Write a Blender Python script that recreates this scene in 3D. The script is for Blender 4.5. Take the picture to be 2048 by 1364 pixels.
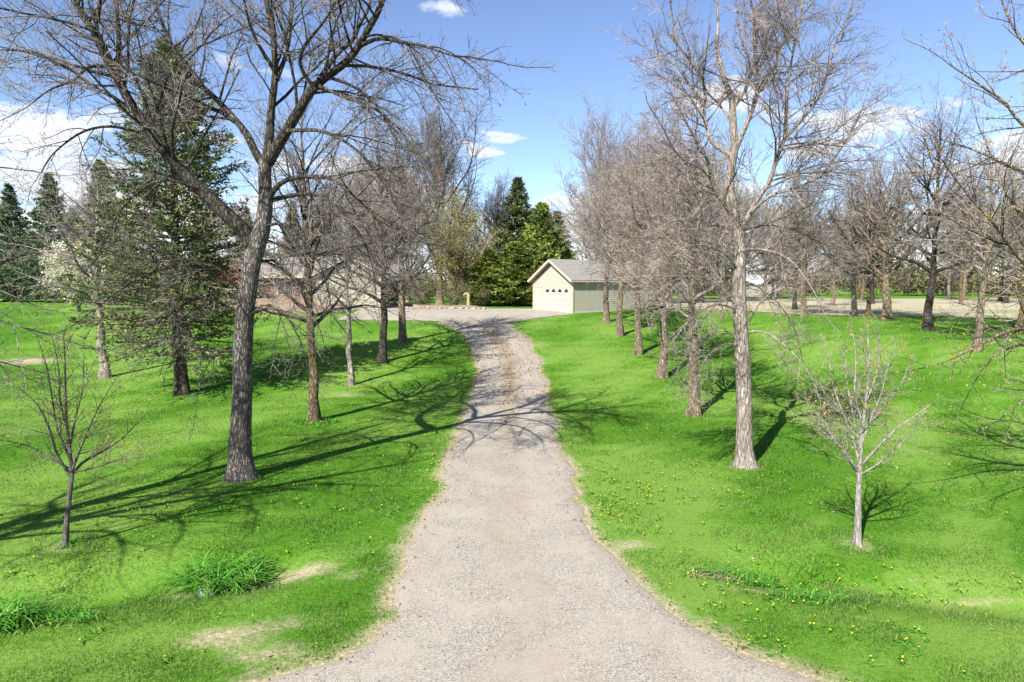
import bpy, math
import numpy as np
from mathutils import Vector, Matrix
R = math.radians
sc = bpy.context.scene
COL = sc.collection
for o in list(bpy.data.objects): bpy.data.objects.remove(o)

# ------------------------------------------------------------------ camera, sky, sun, exposure
CAM_Z, PITCH, FPX = 5.1, math.atan(112/1365.3), 1365.3
cam = bpy.data.cameras.new('camera'); cam.lens = 24; cam.sensor_width = 36
cam.clip_start = .05; cam.clip_end = 3000
co = bpy.data.objects.new('camera', cam); COL.objects.link(co)
co.location = (0, 0, CAM_Z); co.rotation_euler = (math.pi/2-PITCH, 0, 0)
sc.camera = co
SUN_EL, SUN_AZ = R(41), R(32)          # light travels towards +x,+y (from behind left)
w = bpy.data.worlds.new('World'); sc.world = w; w.use_nodes = True
nt = w.node_tree; nt.nodes.clear()
def N(t, typ, **kw):
    n = t.nodes.new(typ)
    for k, v in kw.items():
        if k.startswith('i_'):
            n.inputs[k[2:].replace('_', ' ')].default_value = v
        else: setattr(n, k, v)
    return n
def mathn(t, op, a, b=None, c=None, clamp=False):
    n = t.nodes.new('ShaderNodeMath'); n.operation = op; n.use_clamp = clamp
    for i, v in enumerate((a, b, c)):
        if v is None: continue
        if isinstance(v, (int, float)): n.inputs[i].default_value = v
        else: t.links.new(v, n.inputs[i])
    return n.outputs[0]
def ramp(t, fac, stops, interp='LINEAR'):
    n = t.nodes.new('ShaderNodeValToRGB'); n.color_ramp.interpolation = interp
    e = n.color_ramp.elements
    while len(e) < len(stops): e.new(.5)
    for x, (p, c) in zip(e, stops):
        x.position = p; x.color = c if len(c) == 4 else (*c, 1)
    t.links.new(fac, n.inputs[0]); return n.outputs[0]
def mixc(t, fac, a, b, mode='MIX'):
    n = t.nodes.new('ShaderNodeMix'); n.data_type = 'RGBA'; n.blend_type = mode
    for s, v in ((n.inputs[0], fac), (n.inputs[6], a), (n.inputs[7], b)):
        if isinstance(v, (int, float)): s.default_value = v
        elif isinstance(v, tuple): s.default_value = v if len(v) == 4 else (*v, 1)
        else: t.links.new(v, s)
    return n.outputs[2]
sky = N(nt, 'ShaderNodeTexSky', sky_type='NISHITA', sun_disc=False, sun_elevation=SUN_EL,
        sun_rotation=math.pi+SUN_AZ, altitude=300, air_density=.8, dust_density=0, ozone_density=2.5)
tc = N(nt, 'ShaderNodeTexCoord')
sep = N(nt, 'ShaderNodeSeparateXYZ'); nt.links.new(tc.outputs['Generated'], sep.inputs[0])
zz = mathn(nt, 'ADD', mathn(nt, 'MAXIMUM', sep.outputs[2], 0.0), .13)
cmb = N(nt, 'ShaderNodeCombineXYZ')
nt.links.new(mathn(nt, 'DIVIDE', sep.outputs[0], zz), cmb.inputs[0])
nt.links.new(mathn(nt, 'DIVIDE', sep.outputs[1], zz), cmb.inputs[1])
cmb.inputs[2].default_value = 9.7
n1 = N(nt, 'ShaderNodeTexNoise', i_Scale=1.3, i_Detail=9.0, i_Roughness=.55, i_Distortion=.25)
nt.links.new(cmb.outputs[0], n1.inputs['Vector'])
low = mathn(nt, 'MULTIPLY', mathn(nt, 'SUBTRACT', .25, sep.outputs[2]), .85)
cov = ramp(nt, mathn(nt, 'ADD', n1.outputs[0], low), [(.578, (0, 0, 0)), (.615, (.8,)*3), (.70, (1, 1, 1))])
skyc = N(nt, 'ShaderNodeHueSaturation', i_Hue=.506, i_Saturation=1.0, i_Value=1.0); nt.links.new(sky.outputs[0], skyc.inputs['Color'])
cl = mixc(nt, mathn(nt, 'MULTIPLY', cov, .93), skyc.outputs[0], (5.0, 5.1, 5.3))
bg = N(nt, 'ShaderNodeBackground', i_Strength=.10); nt.links.new(cl, bg.inputs[0])
wo = N(nt, 'ShaderNodeOutputWorld'); nt.links.new(bg.outputs[0], wo.inputs[0])
sun = bpy.data.lights.new('sun', 'SUN'); sun.energy = 5.0; sun.angle = R(.45); sun.color = (1, .955, .88)
so = bpy.data.objects.new('sun', sun); COL.objects.link(so)
LD = Vector((math.sin(SUN_AZ)*math.cos(SUN_EL), math.cos(SUN_AZ)*math.cos(SUN_EL), -math.sin(SUN_EL)))
so.rotation_euler = LD.to_track_quat('-Z', 'Y').to_euler(); so.location = (-20, -30, 40)
vs = sc.view_settings; vs.view_transform = 'Standard'; vs.look = 'None'; vs.exposure = 1.14; vs.gamma = 1
sc.render.engine = 'CYCLES'
sc.cycles.max_bounces = 5; sc.cycles.diffuse_bounces = 2; sc.cycles.transmission_bounces = 3; sc.cycles.transparent_max_bounces = 8

# ------------------------------------------------------------------ pixel rays and terrain
cp, sp = math.cos(PITCH), math.sin(PITCH)
def ray(px, py):
    a, b = (px-1024)/FPX, (682-py)/FPX
    return np.array([a, cp+b*sp, -sp+b*cp])
def at_depth(px, py, Y):
    d = ray(px, py); k = Y/d[1]
    return np.array([d[0]*k, Y, CAM_Z+d[2]*k])
def sstep(a, b, x):
    t = np.clip((x-a)/(b-a), 0, 1); return t*t*(3-2*t)
_py = np.array([-200, 0, 10, 25, 30, 34, 38, 44, 50, 56, 62, 80, 130, 300, 3000.])
_pz = np.array([.15, .12, 0, 0, .2, .55, 1.0, 1.65, 2.25, 2.72, 2.95, 3.05, 3.1, 3.1, 3.1])
_yy = np.linspace(-200, 3000, 12801); _zz = np.interp(_yy, _py, _pz)
_k = np.hanning(25); _k /= _k.sum(); _zs = np.convolve(np.pad(_zz, 12, mode='edge'), _k, 'valid')
def ditch_y(x): return 12.2-.26*(np.abs(x)-3.3)
def terrain(x, y):
    x = np.asarray(x, float); y = np.asarray(y, float)
    sh = 15*sstep(8, 25, x)*sstep(10, 26, y) - 2.0*sstep(9, 22, -x)
    z = np.interp(y+sh, _yy, _zs)
    z = z + (.05*np.sin(x*.31+y*.17)+.04*np.sin(y*.43-x*.23+1))*sstep(4, 10, np.abs(x))*(1-sstep(70, 100, y))
    dd = (y-ditch_y(x))/.75
    z = z - .30*np.exp(-dd*dd)*sstep(3.2, 4.6, np.abs(x))*(1-sstep(16, 26, np.abs(x)))
    return z
def ground(px, py):
    d = ray(px, py); t = np.linspace(4, 160, 6000)
    z = CAM_Z+d[2]*t - terrain(d[0]*t, d[1]*t)
    i = np.argmax(z < 0) if (z < 0).any() else 5999
    return np.array([d[0]*t[i], d[1]*t[i], float(terrain(d[0]*t[i], d[1]*t[i]))])

# ------------------------------------------------------------------ mesh helpers
def mesh_np(name, V, F, mat, tint=None):
    """V (n,3); F list of int arrays (m,k)"""
    if not isinstance(F, list): F = [F]
    me = bpy.data.meshes.new(name)
    V = np.ascontiguousarray(V, np.float32)
    me.vertices.add(len(V)); me.vertices.foreach_set('co', V.ravel())
    li = np.concatenate([f.ravel() for f in F]).astype(np.int32)
    tot = np.concatenate([np.full(len(f), f.shape[1]) for f in F]).astype(np.int32)
    st = np.concatenate([[0], np.cumsum(tot)[:-1]]).astype(np.int32)
    me.loops.add(len(li)); me.loops.foreach_set('vertex_index', li)
    me.polygons.add(len(tot)); me.polygons.foreach_set('loop_start', st); me.polygons.foreach_set('loop_total', tot)
    me.update(calc_edges=True)
    if tint is not None:
        a = me.attributes.new('tint', 'FLOAT', 'POINT'); a.data.foreach_set('value', np.ascontiguousarray(tint, np.float32))
    if mat: me.materials.append(mat)
    return me
def link(name, me, parent=None, loc=None, rot=None):
    o = bpy.data.objects.new(name, me); COL.objects.link(o)
    if parent: o.parent = parent
    if loc is not None: o.location = loc
    if rot is not None: o.rotation_euler = rot
    return o
def tag(o, label=None, cat=None, group=None, kind=None):
    for k, v in (('label', label), ('category', cat), ('group', group), ('kind', kind)):
        if v: o[k] = v
    return o
def thing(name, label, cat, loc=(0, 0, 0), rz=0, group=None):
    return tag(link(name, None, None, tuple(float(v) for v in loc), (0, 0, rz)), label, cat, group)
class MB:
    def __init__(s): s.v = []; s.f = []
    def quad(s, *p):
        n = len(s.v); s.v += [tuple(q) for q in p]; s.f.append(tuple(range(n, n+len(p)))); return s
    def hexa(s, b, t):
        n = len(s.v); s.v += [tuple(q) for q in b]+[tuple(q) for q in t]; k = len(b)
        s.f.append(tuple(n+i for i in reversed(range(k)))); s.f.append(tuple(n+k+i for i in range(k)))
        for i in range(k):
            j = (i+1) % k; s.f.append((n+i, n+j, n+k+j, n+k+i))
        return s
    def box(s, x0, x1, y0, y1, z0, z1):
        return s.hexa([(x0, y0, z0), (x1, y0, z0), (x1, y1, z0), (x0, y1, z0)], [(x0, y0, z1), (x1, y0, z1), (x1, y1, z1), (x0, y1, z1)])
    def beam(s, a, b, wx, up=(0, 0, 1)):
        a, b, up = Vector(a), Vector(b), Vector(up); d = (b-a).normalized(); u = d.cross(up).normalized(); v = u.cross(d).normalized()
        hw, hh = wx[0]/2, wx[1]/2
        c = [u*-hw+v*-hh, u*hw+v*-hh, u*hw+v*hh, u*-hw+v*hh]
        return s.hexa([a+q for q in c], [b+q for q in c])
    def build(s, name, mat, parent=None, bevel=0):
        me = bpy.data.meshes.new(name); me.from_pydata(s.v, [], s.f); me.materials.append(mat); me.update()
        return link(name, me, parent)

def norm(v): return v/np.maximum(np.linalg.norm(v, axis=-1, keepdims=True), 1e-9)
def perp(T):
    ref = np.where(np.abs(T[..., 2:3]) > .9, np.array([1., 0, 0]), np.array([0, 0, 1.]))
    U = norm(np.cross(T, ref)); return U, np.cross(T, U)
def tube(P, Rd, S, lob=0., rng=None, cap=True):
    """P (n,k,3), Rd (n,k) -> V,F of n tubes"""
    n, k, _ = P.shape
    T = np.empty_like(P); T[:, 1:-1] = P[:, 2:]-P[:, :-2]; T[:, 0] = P[:, 1]-P[:, 0]; T[:, -1] = P[:, -1]-P[:, -2]
    T = norm(T); T0 = norm(P[:, -1]-P[:, 0])
    ref = np.where(np.abs(T0[:, 2:3]) > .8, np.array([1., .2, 0]), np.array([0, 0, 1.]))[:, None, :]
    U = norm(np.cross(T, np.broadcast_to(ref, T.shape))); W = np.cross(T, U)
    a = np.arange(S)*2*math.pi/S
    rr = Rd[:, :, None]*np.ones(S)
    if lob:
        ph = rng.random((n, 1, 4))*6.3; h = np.arange(k)[None, :, None]*.35
        fl = 1+6*np.clip(Rd/np.maximum(Rd[:, min(6, k-1)][:, None], 1e-6)-1.15, 0, .7)[:, :, None]
        rr = rr*(1+lob*fl*(np.sin(3*a+ph[..., :1]+h)+.7*np.sin(5*a+ph[..., 1:2]-h)+.5*np.sin(8*a+ph[..., 2:3]+h*1.7)))
    V = P[:, :, None, :]+rr[..., None]*(np.cos(a)[:, None]*U[:, :, None, :]+np.sin(a)[:, None]*W[:, :, None, :])
    base = (np.arange(n)*k*S)[:, None, None]+(np.arange(k-1)*S)[None, :, None]
    i = np.arange(S)[None, None, :]; j = (i+1) % S
    Q = np.stack([base+i, base+j, base+S+j, base+S+i], -1).reshape(-1, 4)
    return V.reshape(-1, 3), Q
def join(parts):
    Vs, Fs, o = [], [], 0
    for V, F in parts:
        Vs.append(V); Fs.append(F+o); o += len(V)
    return np.concatenate(Vs), Fs
def leaves(C, D, L, Wd, rng, bend=.3):
    """pointed leaf blades (2 tris, folded) at C along D"""
    n = len(C); U, W = perp(D); a = rng.random(n)*6.283
    side = np.cos(a)[:, None]*U+np.sin(a)[:, None]*W; nor = np.cross(D, side)
    L = L[:, None]; Wd = Wd[:, None]
    p0 = C; p1 = C+D*L*.5+side*Wd*.5+nor*L*.06; p2 = C+D*L-nor*L*bend*.4; p3 = C+D*L*.5-side*Wd*.5+nor*L*.06
    V = np.stack([p0, p1, p2, p3], 1).reshape(-1, 3)
    b = np.arange(n)[:, None]*4
    return V, np.concatenate([b+np.array([0, 1, 2]), b+np.array([0, 2, 3])])

# ------------------------------------------------------------------ materials
def new_mat(name):
    m = bpy.data.materials.new(name); m.use_nodes = True; t = m.node_tree
    b = t.nodes['Principled BSDF']; return m, t, b
def attr(t, name='tint'):
    return N(t, 'ShaderNodeAttribute', attribute_name=name)
def coords(t, kind='Object', scale=(1, 1, 1)):
    c = N(t, 'ShaderNodeTexCoord'); mp = N(t, 'ShaderNodeMapping'); mp.inputs['Scale'].default_value = scale
    t.links.new(c.outputs[kind], mp.inputs[0]); return mp.outputs[0]
def geo_pos(t, scale=(1, 1, 1)):
    g = N(t, 'ShaderNodeNewGeometry'); mp = N(t, 'ShaderNodeMapping'); mp.inputs['Scale'].default_value = scale
    t.links.new(g.outputs['Position'], mp.inputs[0]); return mp.outputs[0]
def noise(t, vec, scale, detail=4, rough=.55, dist=0):
    n = N(t, 'ShaderNodeTexNoise', i_Scale=scale, i_Detail=float(detail), i_Roughness=rough, i_Distortion=float(dist))
    t.links.new(vec, n.inputs['Vector']); return n.outputs[0]
def bump(t, b, h, strength, dist):
    n = N(t, 'ShaderNodeBump', i_Strength=strength, i_Distance=dist); t.links.new(h, n.inputs['Height']); t.links.new(n.outputs[0], b.inputs['Normal'])
def bark(name, dark, mid, light, moss=None, ridge=1.0, sc_=1.0, flake=.35):
    """furrowed bark: long cracks between plates, mottled plates"""
    m, t, b = new_mat(name); v = coords(t, 'Object', (13*sc_, 13*sc_, 3.0*sc_))
    wob = N(t, 'ShaderNodeTexNoise', i_Scale=1.2, i_Detail=4.0); t.links.new(v, wob.inputs['Vector'])
    vm = N(t, 'ShaderNodeVectorMath', operation='MULTIPLY_ADD'); t.links.new(wob.outputs['Color'], vm.inputs[0]); vm.inputs[1].default_value = (1.6,)*3; t.links.new(v, vm.inputs[2])
    vo = N(t, 'ShaderNodeTexVoronoi', feature='DISTANCE_TO_EDGE', i_Scale=1.0); t.links.new(vm.outputs[0], vo.inputs['Vector'])
    crack = ramp(t, vo.outputs['Distance'], [(0, (0, 0, 0)), (.22, (1, 1, 1))])
    f = noise(t, v, 1.4, 7, .7, .4); g = noise(t, coords(t, 'Object', (1, 1, .45)), 2.2, 5, .65)
    plate = mixc(t, ramp(t, g, [(.35, (0, 0, 0)), (.65, (1, 1, 1))]), mid, light)
    plate = mixc(t, ramp(t, f, [(.38, (flake*1.8,)*3), (.6, (0, 0, 0))]), plate, dark)
    c = mixc(t, crack, mixc(t, 1 - .75*ridge if ridge < 1 else .2, dark, plate), plate)
    if moss:
        k = ramp(t, noise(t, coords(t, 'Object', (1, 1, .6)), 2.6, 6, .7), [(.50, (0, 0, 0)), (.62, (1, 1, 1))])
        c = mixc(t, mathn(t, 'MULTIPLY', k, .7), c, moss)
    t.links.new(c, b.inputs['Base Color']); b.inputs['Roughness'].default_value = .95; b.inputs['Specular IOR Level'].default_value = .12
    bump(t, b, mathn(t, 'ADD', crack, mathn(t, 'MULTIPLY', f, .8)), 1.0, .05*ridge); return m
M = {}
M['ash_bark'] = bark('ash_bark', (.045, .038, .032), (.215, .188, .163), (.45, .41, .37), ridge=1.2, sc_=1.45)
M['birch_bark'] = bark('birch_bark', (.095, .075, .062), (.325, .272, .232), (.54, .475, .415), ridge=.5, sc_=.8, flake=.45)
M['tan_bark'] = bark('tan_bark', (0.075, 0.057, 0.042), (0.285, 0.225, 0.165), (0.495, 0.413, 0.315), moss=(0.36, 0.255, 0.112))
M['lichen_bark'] = bark('lichen_bark', (0.0525, 0.0405, 0.027), (0.225, 0.165, 0.102), (0.405, 0.323, 0.203), moss=(0.345, 0.232, 0.0825))
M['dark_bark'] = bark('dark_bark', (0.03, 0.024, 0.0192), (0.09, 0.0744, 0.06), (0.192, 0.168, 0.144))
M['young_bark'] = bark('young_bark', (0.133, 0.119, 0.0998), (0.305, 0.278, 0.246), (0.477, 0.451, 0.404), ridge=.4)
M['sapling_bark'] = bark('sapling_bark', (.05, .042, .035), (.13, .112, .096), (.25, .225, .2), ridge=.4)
M['limb_dark'] = bark('limb_dark', (0.0252, 0.021, 0.0168), (0.091, 0.077, 0.063), (0.21, 0.185, 0.158))
M['spruce_bark'] = bark('spruce_bark', (0.0385, 0.0286, 0.022), (0.11, 0.088, 0.0682), (0.22, 0.182, 0.149))
def twigmat(name, a, b_):
    m, t, b = new_mat(name); c = ramp(t, noise(t, coords(t), 3.1, 4, .6), [(.36, a), (.62, b_)])
    t.links.new(c, b.inputs['Base Color']); b.inputs['Roughness'].default_value = .8; b.inputs['Specular IOR Level'].default_value = .25; return m
M['twig_grey'] = twigmat('twig_grey', (.055, .046, .04), (.27, .235, .21))
M['twig_brown'] = twigmat('twig_brown', (.085, .064, .054), (.41, .335, .29))
M['twig_pale'] = twigmat('twig_pale', (0.184, 0.156, 0.136), (0.357, 0.311, 0.276))
M['twig_dead'] = twigmat('twig_dead', (0.098, 0.0728, 0.0532), (0.238, 0.189, 0.137))
def leafmat(name, stops, trans=.35, rough=.6):
    m, t, b = new_mat(name); c = ramp(t, attr(t).outputs['Fac'], stops)
    t.links.new(c, b.inputs['Base Color']); b.inputs['Roughness'].default_value = rough; b.inputs['Specular IOR Level'].default_value = .25
    tr = N(t, 'ShaderNodeBsdfTranslucent'); t.links.new(c, tr.inputs[0])
    mx = N(t, 'ShaderNodeMixShader'); mx.inputs[0].default_value = trans
    t.links.new(b.outputs[0], mx.inputs[1]); t.links.new(tr.outputs[0], mx.inputs[2])
    t.links.new(mx.outputs[0], t.nodes['Material Output'].inputs[0]); return m
M['needles_green'] = leafmat('needles_green', [(0, (.042, .066, .026)), (.5, (.115, .165, .055)), (1, (.25, .27, .11))], .2)
M['needles_blue'] = leafmat('needles_blue', [(0, (.028, .060, .028)), (.5, (.07, .135, .060)), (1, (.16, .235, .11))], .15)
M['needles_soft'] = leafmat('needles_soft', [(0, (.06, .085, .035)), (.5, (.15, .20, .075)), (1, (.29, .31, .14))], .25)
M['needles_olive'] = leafmat('needles_olive', [(0, (0.075, 0.0675, 0.03)), (.5, (0.165, 0.173, 0.06)), (1, (0.315, 0.27, 0.135))], .15)
M['needles_cedar'] = leafmat('needles_cedar', [(0, (0.0525, 0.09, 0.018)), (.5, (0.18, 0.24, 0.045)), (1, (0.36, 0.405, 0.09))], .2)
M['buds_brown'] = leafmat('buds_brown', [(0, (.10, .07, .05)), (1, (.25, .18, .11))], .1)
M['buds_gold'] = leafmat('buds_gold', [(0, (.22, .13, .03)), (1, (.50, .36, .08))], .3)
M['leaf_spring'] = leafmat('leaf_spring', [(0, (.13, .135, .035)), (.6, (.27, .26, .075)), (1, (.38, .35, .13))], .35)
M['blossom'] = leafmat('blossom', [(0, (.30, .36, .10)), (.3, (.62, .60, .42)), (1, (.85, .82, .70))], .3)
M['leaf_red'] = leafmat('leaf_red', [(0, (.10, .015, .012)), (1, (.34, .06, .035))], .3)
M['leaf_wood'] = leafmat('leaf_wood', [(0, (.09, .07, .045)), (.55, (.17, .15, .085)), (1, (.22, .25, .07))], .3)
M['daylily'] = leafmat('daylily', [(0, (.04, .16, .012)), (.6, (.11, .34, .03)), (.9, (.22, .46, .07)), (1, (.45, .42, .2))], .35)
M['dry_grass'] = leafmat('dry_grass', [(0, (.25, .2, .11)), (1, (.52, .45, .28))], .3)
M['dandelion'] = leafmat('dandelion', [(0, (.72, .50, .01)), (1, (.85, .72, .03))], .2)
GRASS = [(0, (.022, .070, .006)), (.35, (.060, .152, .013)), (.7, (.112, .236, .028)), (.93, (.185, .305, .058)), (1, (.34, .31, .16))]
M['grass'] = leafmat('grass', GRASS, .4, .55)

# ================================================================== SETTING
# drive edges traced in the photograph and dropped on the terrain
LE = np.array([ground(*p)[:2] for p in [(250, 1500), (480, 1372), (660, 1318), (755, 1240), (792, 1150), (832, 1075), (866, 1000), (896, 920), (923, 850), (944, 785), (953, 735), (948, 700), (930, 672), (905, 655), (880, 645)]])
RE = np.array([ground(*p)[:2] for p in [(1900, 1500), (1650, 1364), (1480, 1296), (1345, 1225), (1240, 1130), (1185, 1050), (1152, 980), (1130, 910), (1111, 840), (1095, 780), (1082, 728), (1062, 690), (1040, 666), (1022, 650), (1012, 640)]])
LE = np.vstack([[-14, LE[0, 1]-2.0], LE]); RE = np.vstack([[14, RE[0, 1]-2.0], RE])
def resample(P, n):
    d = np.r_[0, np.cumsum(np.linalg.norm(np.diff(P, axis=0), axis=1))]
    s = np.linspace(0, d[-1], n); return np.stack([np.interp(s, d, P[:, i]) for i in range(P.shape[1])], 1)
def crom(P, n):
    """Catmull-Rom resample"""
    P = np.asarray(P, float); Q = np.vstack([2*P[0]-P[1], P, 2*P[-1]-P[-2]]); m = len(P)-1
    out = []
    for u in np.linspace(0, m-1e-6, max(n, 2)*3):
        i = int(u); f = u-i; a, b, c, d = Q[i:i+4]
        out.append(.5*((2*b)+(c-a)*f+(2*a-5*b+4*c-d)*f*f+(-a+3*b-3*c+d)*f**3))
    return resample(np.array(out), n)
rg = np.random.default_rng(5)
LE = crom(LE, 420); RE = crom(RE, 420)
def smooth_noise(n, step, amp, rng):
    k = int(n/step)+3; return np.interp(np.arange(n)/step, np.arange(k), rng.normal(0, amp, k))
for E in (LE, RE):
    E[:, 0] += smooth_noise(420, 12, .10, rg)+smooth_noise(420, 3, .075, rg)
_pr = np.random.default_rng(321)
def fbm(x, y, base, octs=4, seed=0):
    r = np.random.default_rng(seed); v = 0.; a = 1.; f = base; tot = 0
    for o in range(octs):
        for k in range(4):
            th = r.random()*6.283; ph = r.random()*6.283; v = v+a*np.sin((x*math.cos(th)+y*math.sin(th))*f*r.uniform(.7, 1.4)+ph); tot += a*a*.5
        a *= .7; f *= 2.1
    return v/math.sqrt(tot)
def drive_halfdist(x, y):
    """signed distance-ish (m): negative inside the drive"""
    l = np.interp(y, LE[:, 1], LE[:, 0]); r = np.interp(y, RE[:, 1], RE[:, 0])
    d = np.maximum(l-x, x-r)
    d = np.where(y > LE[-1, 1]+.3, 9., d)
    ap = np.maximum.reduce([51.6-.12*(x+6)*(x < -6)+3.6*sstep(-.5, 4.6, x)-y, y-AP_TOP(x), -13.5-x, x-4.6])
    return np.minimum(d, ap)
def AP_TOP(x): return 62+.35*np.maximum(-x-3, 0)
# lawn sheet
def axis(fine, lim, step, growth):
    a = [0.]; s = step
    while a[-1] < lim:
        if a[-1] > fine: s *= growth
        a.append(a[-1]+s)
    return np.array(a)
ax = axis(13, 900, .28, 1.07); xs = np.r_[-ax[:0:-1], ax]
ys = np.r_[-axis(2, 60, 1.0, 1.2)[:0:-1]+4, axis(34, 1500, .28, 1.06)+4]
X, Y = np.meshgrid(xs, ys); Z = terrain(X, Y)
dry_spots = [(600, 1150, .9, .5, 1.), (700, 1150, .5, .35, .7), (450, 1275, .9, .45, .95), (560, 1245, .8, .4, .7), (365, 1195, .45, .25, 1.), (1255, 1090, .7, .3, 1.), (1230, 1130, .5, .6, .9),
             (690, 790, 1.6, .7, .7), (60, 722, 2.4, 1.3, 1.), (860, 690, 2.2, 2.0, .5), (1080, 690, 1.2, 2.2, .6), (1850, 1165, .8, .25, .6), (1725, 1180, .5, .25, .7), (1960, 1212, 1.2, .14, .9),
             (1500, 1180, .8, .22, .8), (1720, 1100, .55, .3, .5), (480, 958, .65, .5, .8), (1490, 936, .7, .45, .8), (540, 1310, 1.0, .5, .8), (1420, 1250, .9, .4, .6), (1560, 1345, 1.2, .5, .6), (1400, 880, 1.5, .8, .25), (905, 890, .5, 1.6, .5)]
dry_spots = [(*ground(a, b)[:2], c, d, e) for a, b, c, d, e in dry_spots]
SOIL = [ground(*p)[:2] for p in [(627, 843), (702, 770), (765, 725), (805, 685), (1388, 830), (1325, 755), (1277, 708), (1240, 672), (210, 755), (363, 788), (1715, 1090), (130, 1095), (1955, 700), (1855, 660)]]
def dryness(x, y):
    v = np.zeros_like(x)
    for a, b, c, d, e in dry_spots: v = np.maximum(v, e*np.exp(-((x-a)/c)**2-((y-b)/d)**2))
    for a, b in SOIL: v = np.maximum(v, .85*np.exp(-((x-a)**2+(y-b)**2)/.20))
    k = drive_halfdist(x, y)
    v = np.maximum(v, .95*np.exp(-np.maximum(k, 0)/(.20+.45*sstep(11, 8, y)+.15*np.clip(fbm(x, y, 1.2, 3, 5), 0, 1)))*(k < 6))
    return v
DRY = dryness(X.ravel(), Y.ravel())
m, t, b = new_mat('lawn'); g = geo_pos(t)
big = noise(t, g, .22, 4, .6); fine = noise(t, g, 9.0, 6, .7); mid = noise(t, g, 1.3, 5, .65)
base = ramp(t, mathn(t, 'ADD', mathn(t, 'MULTIPLY', fine, .75), mathn(t, 'MULTIPLY', mid, .25)), [(.28, (.024, .075, .006)), (.45, (.068, .17, .013)), (.6, (.112, .235, .026)), (.75, (.17, .30, .045))])
base = mixc(t, ramp(t, attr(t, 'patch').outputs['Fac'], [(.35, (0, 0, 0)), (.85, (.65,)*3)]), base, (.165, .27, .05))
base = mixc(t, ramp(t, attr(t, 'patch').outputs['Fac'], [(.1, (.5,)*3), (.45, (0, 0, 0))]), base, (.045, .135, .008))
dryc = ramp(t, noise(t, g, 14, 6, .7), [(.3, (.16, .12, .075)), (.5, (.36, .29, .19)), (.7, (.52, .45, .32))])
da = attr(t, 'tint').outputs['Fac']
dm = ramp(t, mathn(t, 'ADD', da, mathn(t, 'MULTIPLY', mathn(t, 'SUBTRACT', noise(t, g, 3.5, 6, .7), .5), .9)), [(.42, (0, 0, 0)), (1.05, (1, 1, 1))])
t.links.new(mixc(t, dm, base, dryc), b.inputs['Base Color']); b.inputs['Roughness'].default_value = 1; b.inputs['Specular IOR Level'].default_value = .05
bump(t, b, fine, .6, .06); M['lawn'] = m
ny, nx = X.shape; ii = (np.arange(ny-1)[:, None]*nx+np.arange(nx-1)[None, :]).ravel()
lawn = link('lawn', mesh_np('lawn', np.stack([X, Y, Z], -1).reshape(-1, 3), np.stack([ii, ii+1, ii+nx+1, ii+nx], 1), M['lawn'], DRY)); at_ = lawn.data.attributes.new('patch', 'FLOAT', 'POINT'); at_.data.foreach_set('value', np.clip(.5+.30*fbm(X.ravel(), Y.ravel(), .45, 5, 3), 0, 1).astype(np.float32)); tag(lawn, kind='structure')
# gravel drive
m, t, b = new_mat('gravel'); g = geo_pos(t)
vo = N(t, 'ShaderNodeTexVoronoi', i_Scale=62.0); t.links.new(g, vo.inputs['Vector'])
sepc = N(t, 'ShaderNodeSeparateColor'); t.links.new(vo.outputs['Color'], sepc.inputs[0])
c = ramp(t, sepc.outputs[0], [(0, (.12, .11, .094)), (.25, (.235, .212, .18)), (.55, (.335, .300, .248)), (.85, (.395, .360, .305)), (1, (.46, .435, .395))])
c = mixc(t, ramp(t, noise(t, g, .9, 5, .65), [(.42, (0, 0, 0)), (.62, (.75,)*3)]), c, (.37, .33, .27))
c = mixc(t, ramp(t, noise(t, geo_pos(t, (1.6, .5, 1)), 1.0, 6, .7), [(.52, (0, 0, 0)), (.70, (.7,)*3)]), c, (.30, .24, .185))
c = mixc(t, mathn(t, 'MULTIPLY', attr(t).outputs['Fac'], mathn(t, 'MULTIPLY', noise(t, g, 5, 6, .7), 1.5), clamp=True), c, (.27, .215, .145))
t.links.new(c, b.inputs['Base Color']); b.inputs['Roughness'].default_value = .95; b.inputs['Specular IOR Level'].default_value = .1
bump(t, b, mathn(t, 'ADD', vo.outputs['Distance'], mathn(t, 'MULTIPLY', noise(t, g, 25, 4), .6)), .5, .02); M['gravel'] = m
K = 25; u = np.linspace(0, 1, K)
Pd = LE[:, None, :]*(1-u[None, :, None])+RE[:, None, :]*u[None, :, None]
Vd = np.concatenate([Pd, (terrain(Pd[..., 0], Pd[..., 1])+.024)[..., None]], -1); Vd[:, 0, 2] -= .05; Vd[:, -1, 2] -= .05
td = np.exp(-np.minimum(u, 1-u)/.035)[None]+(.30+.9*sstep(16, 32, Pd[:, :1, 1]))*np.exp(-((u-.5)/.11)**2)[None]+.5*sstep(22, 36, Pd[:, :1, 1])*np.exp(-((u-.86)/.08)**2)[None]
V1 = Vd.reshape(-1, 3); ii = (np.arange(419)[:, None]*K+np.arange(K-1)[None, :]).ravel(); F1 = np.stack([ii, ii+1, ii+K+1, ii+K], 1)
xa = np.linspace(-13.5, 4.6, 90); k2 = 26
lo = 51.6-.12*(xa+6)*(xa < -6)+smooth_noise(90, 4, .1, rg)+3.6*sstep(-.5, 4.6, xa)-.4*np.exp(-((xa+2.5)/2.5)**2)*6; hi = AP_TOP(xa)+smooth_noise(90, 4, .15, rg)
Ya = lo[:, None]+(hi-lo)[:, None]*np.linspace(0, 1, k2)[None]; Xa = np.broadcast_to(xa[:, None], Ya.shape)
V2 = np.stack([Xa, Ya, terrain(Xa, Ya)+.034], -1).reshape(-1, 3); ii = (np.arange(89)[:, None]*k2+np.arange(k2-1)[None, :]).ravel(); F2 = np.stack([ii, ii+k2, ii+k2+1, ii+1], 1)
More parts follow.
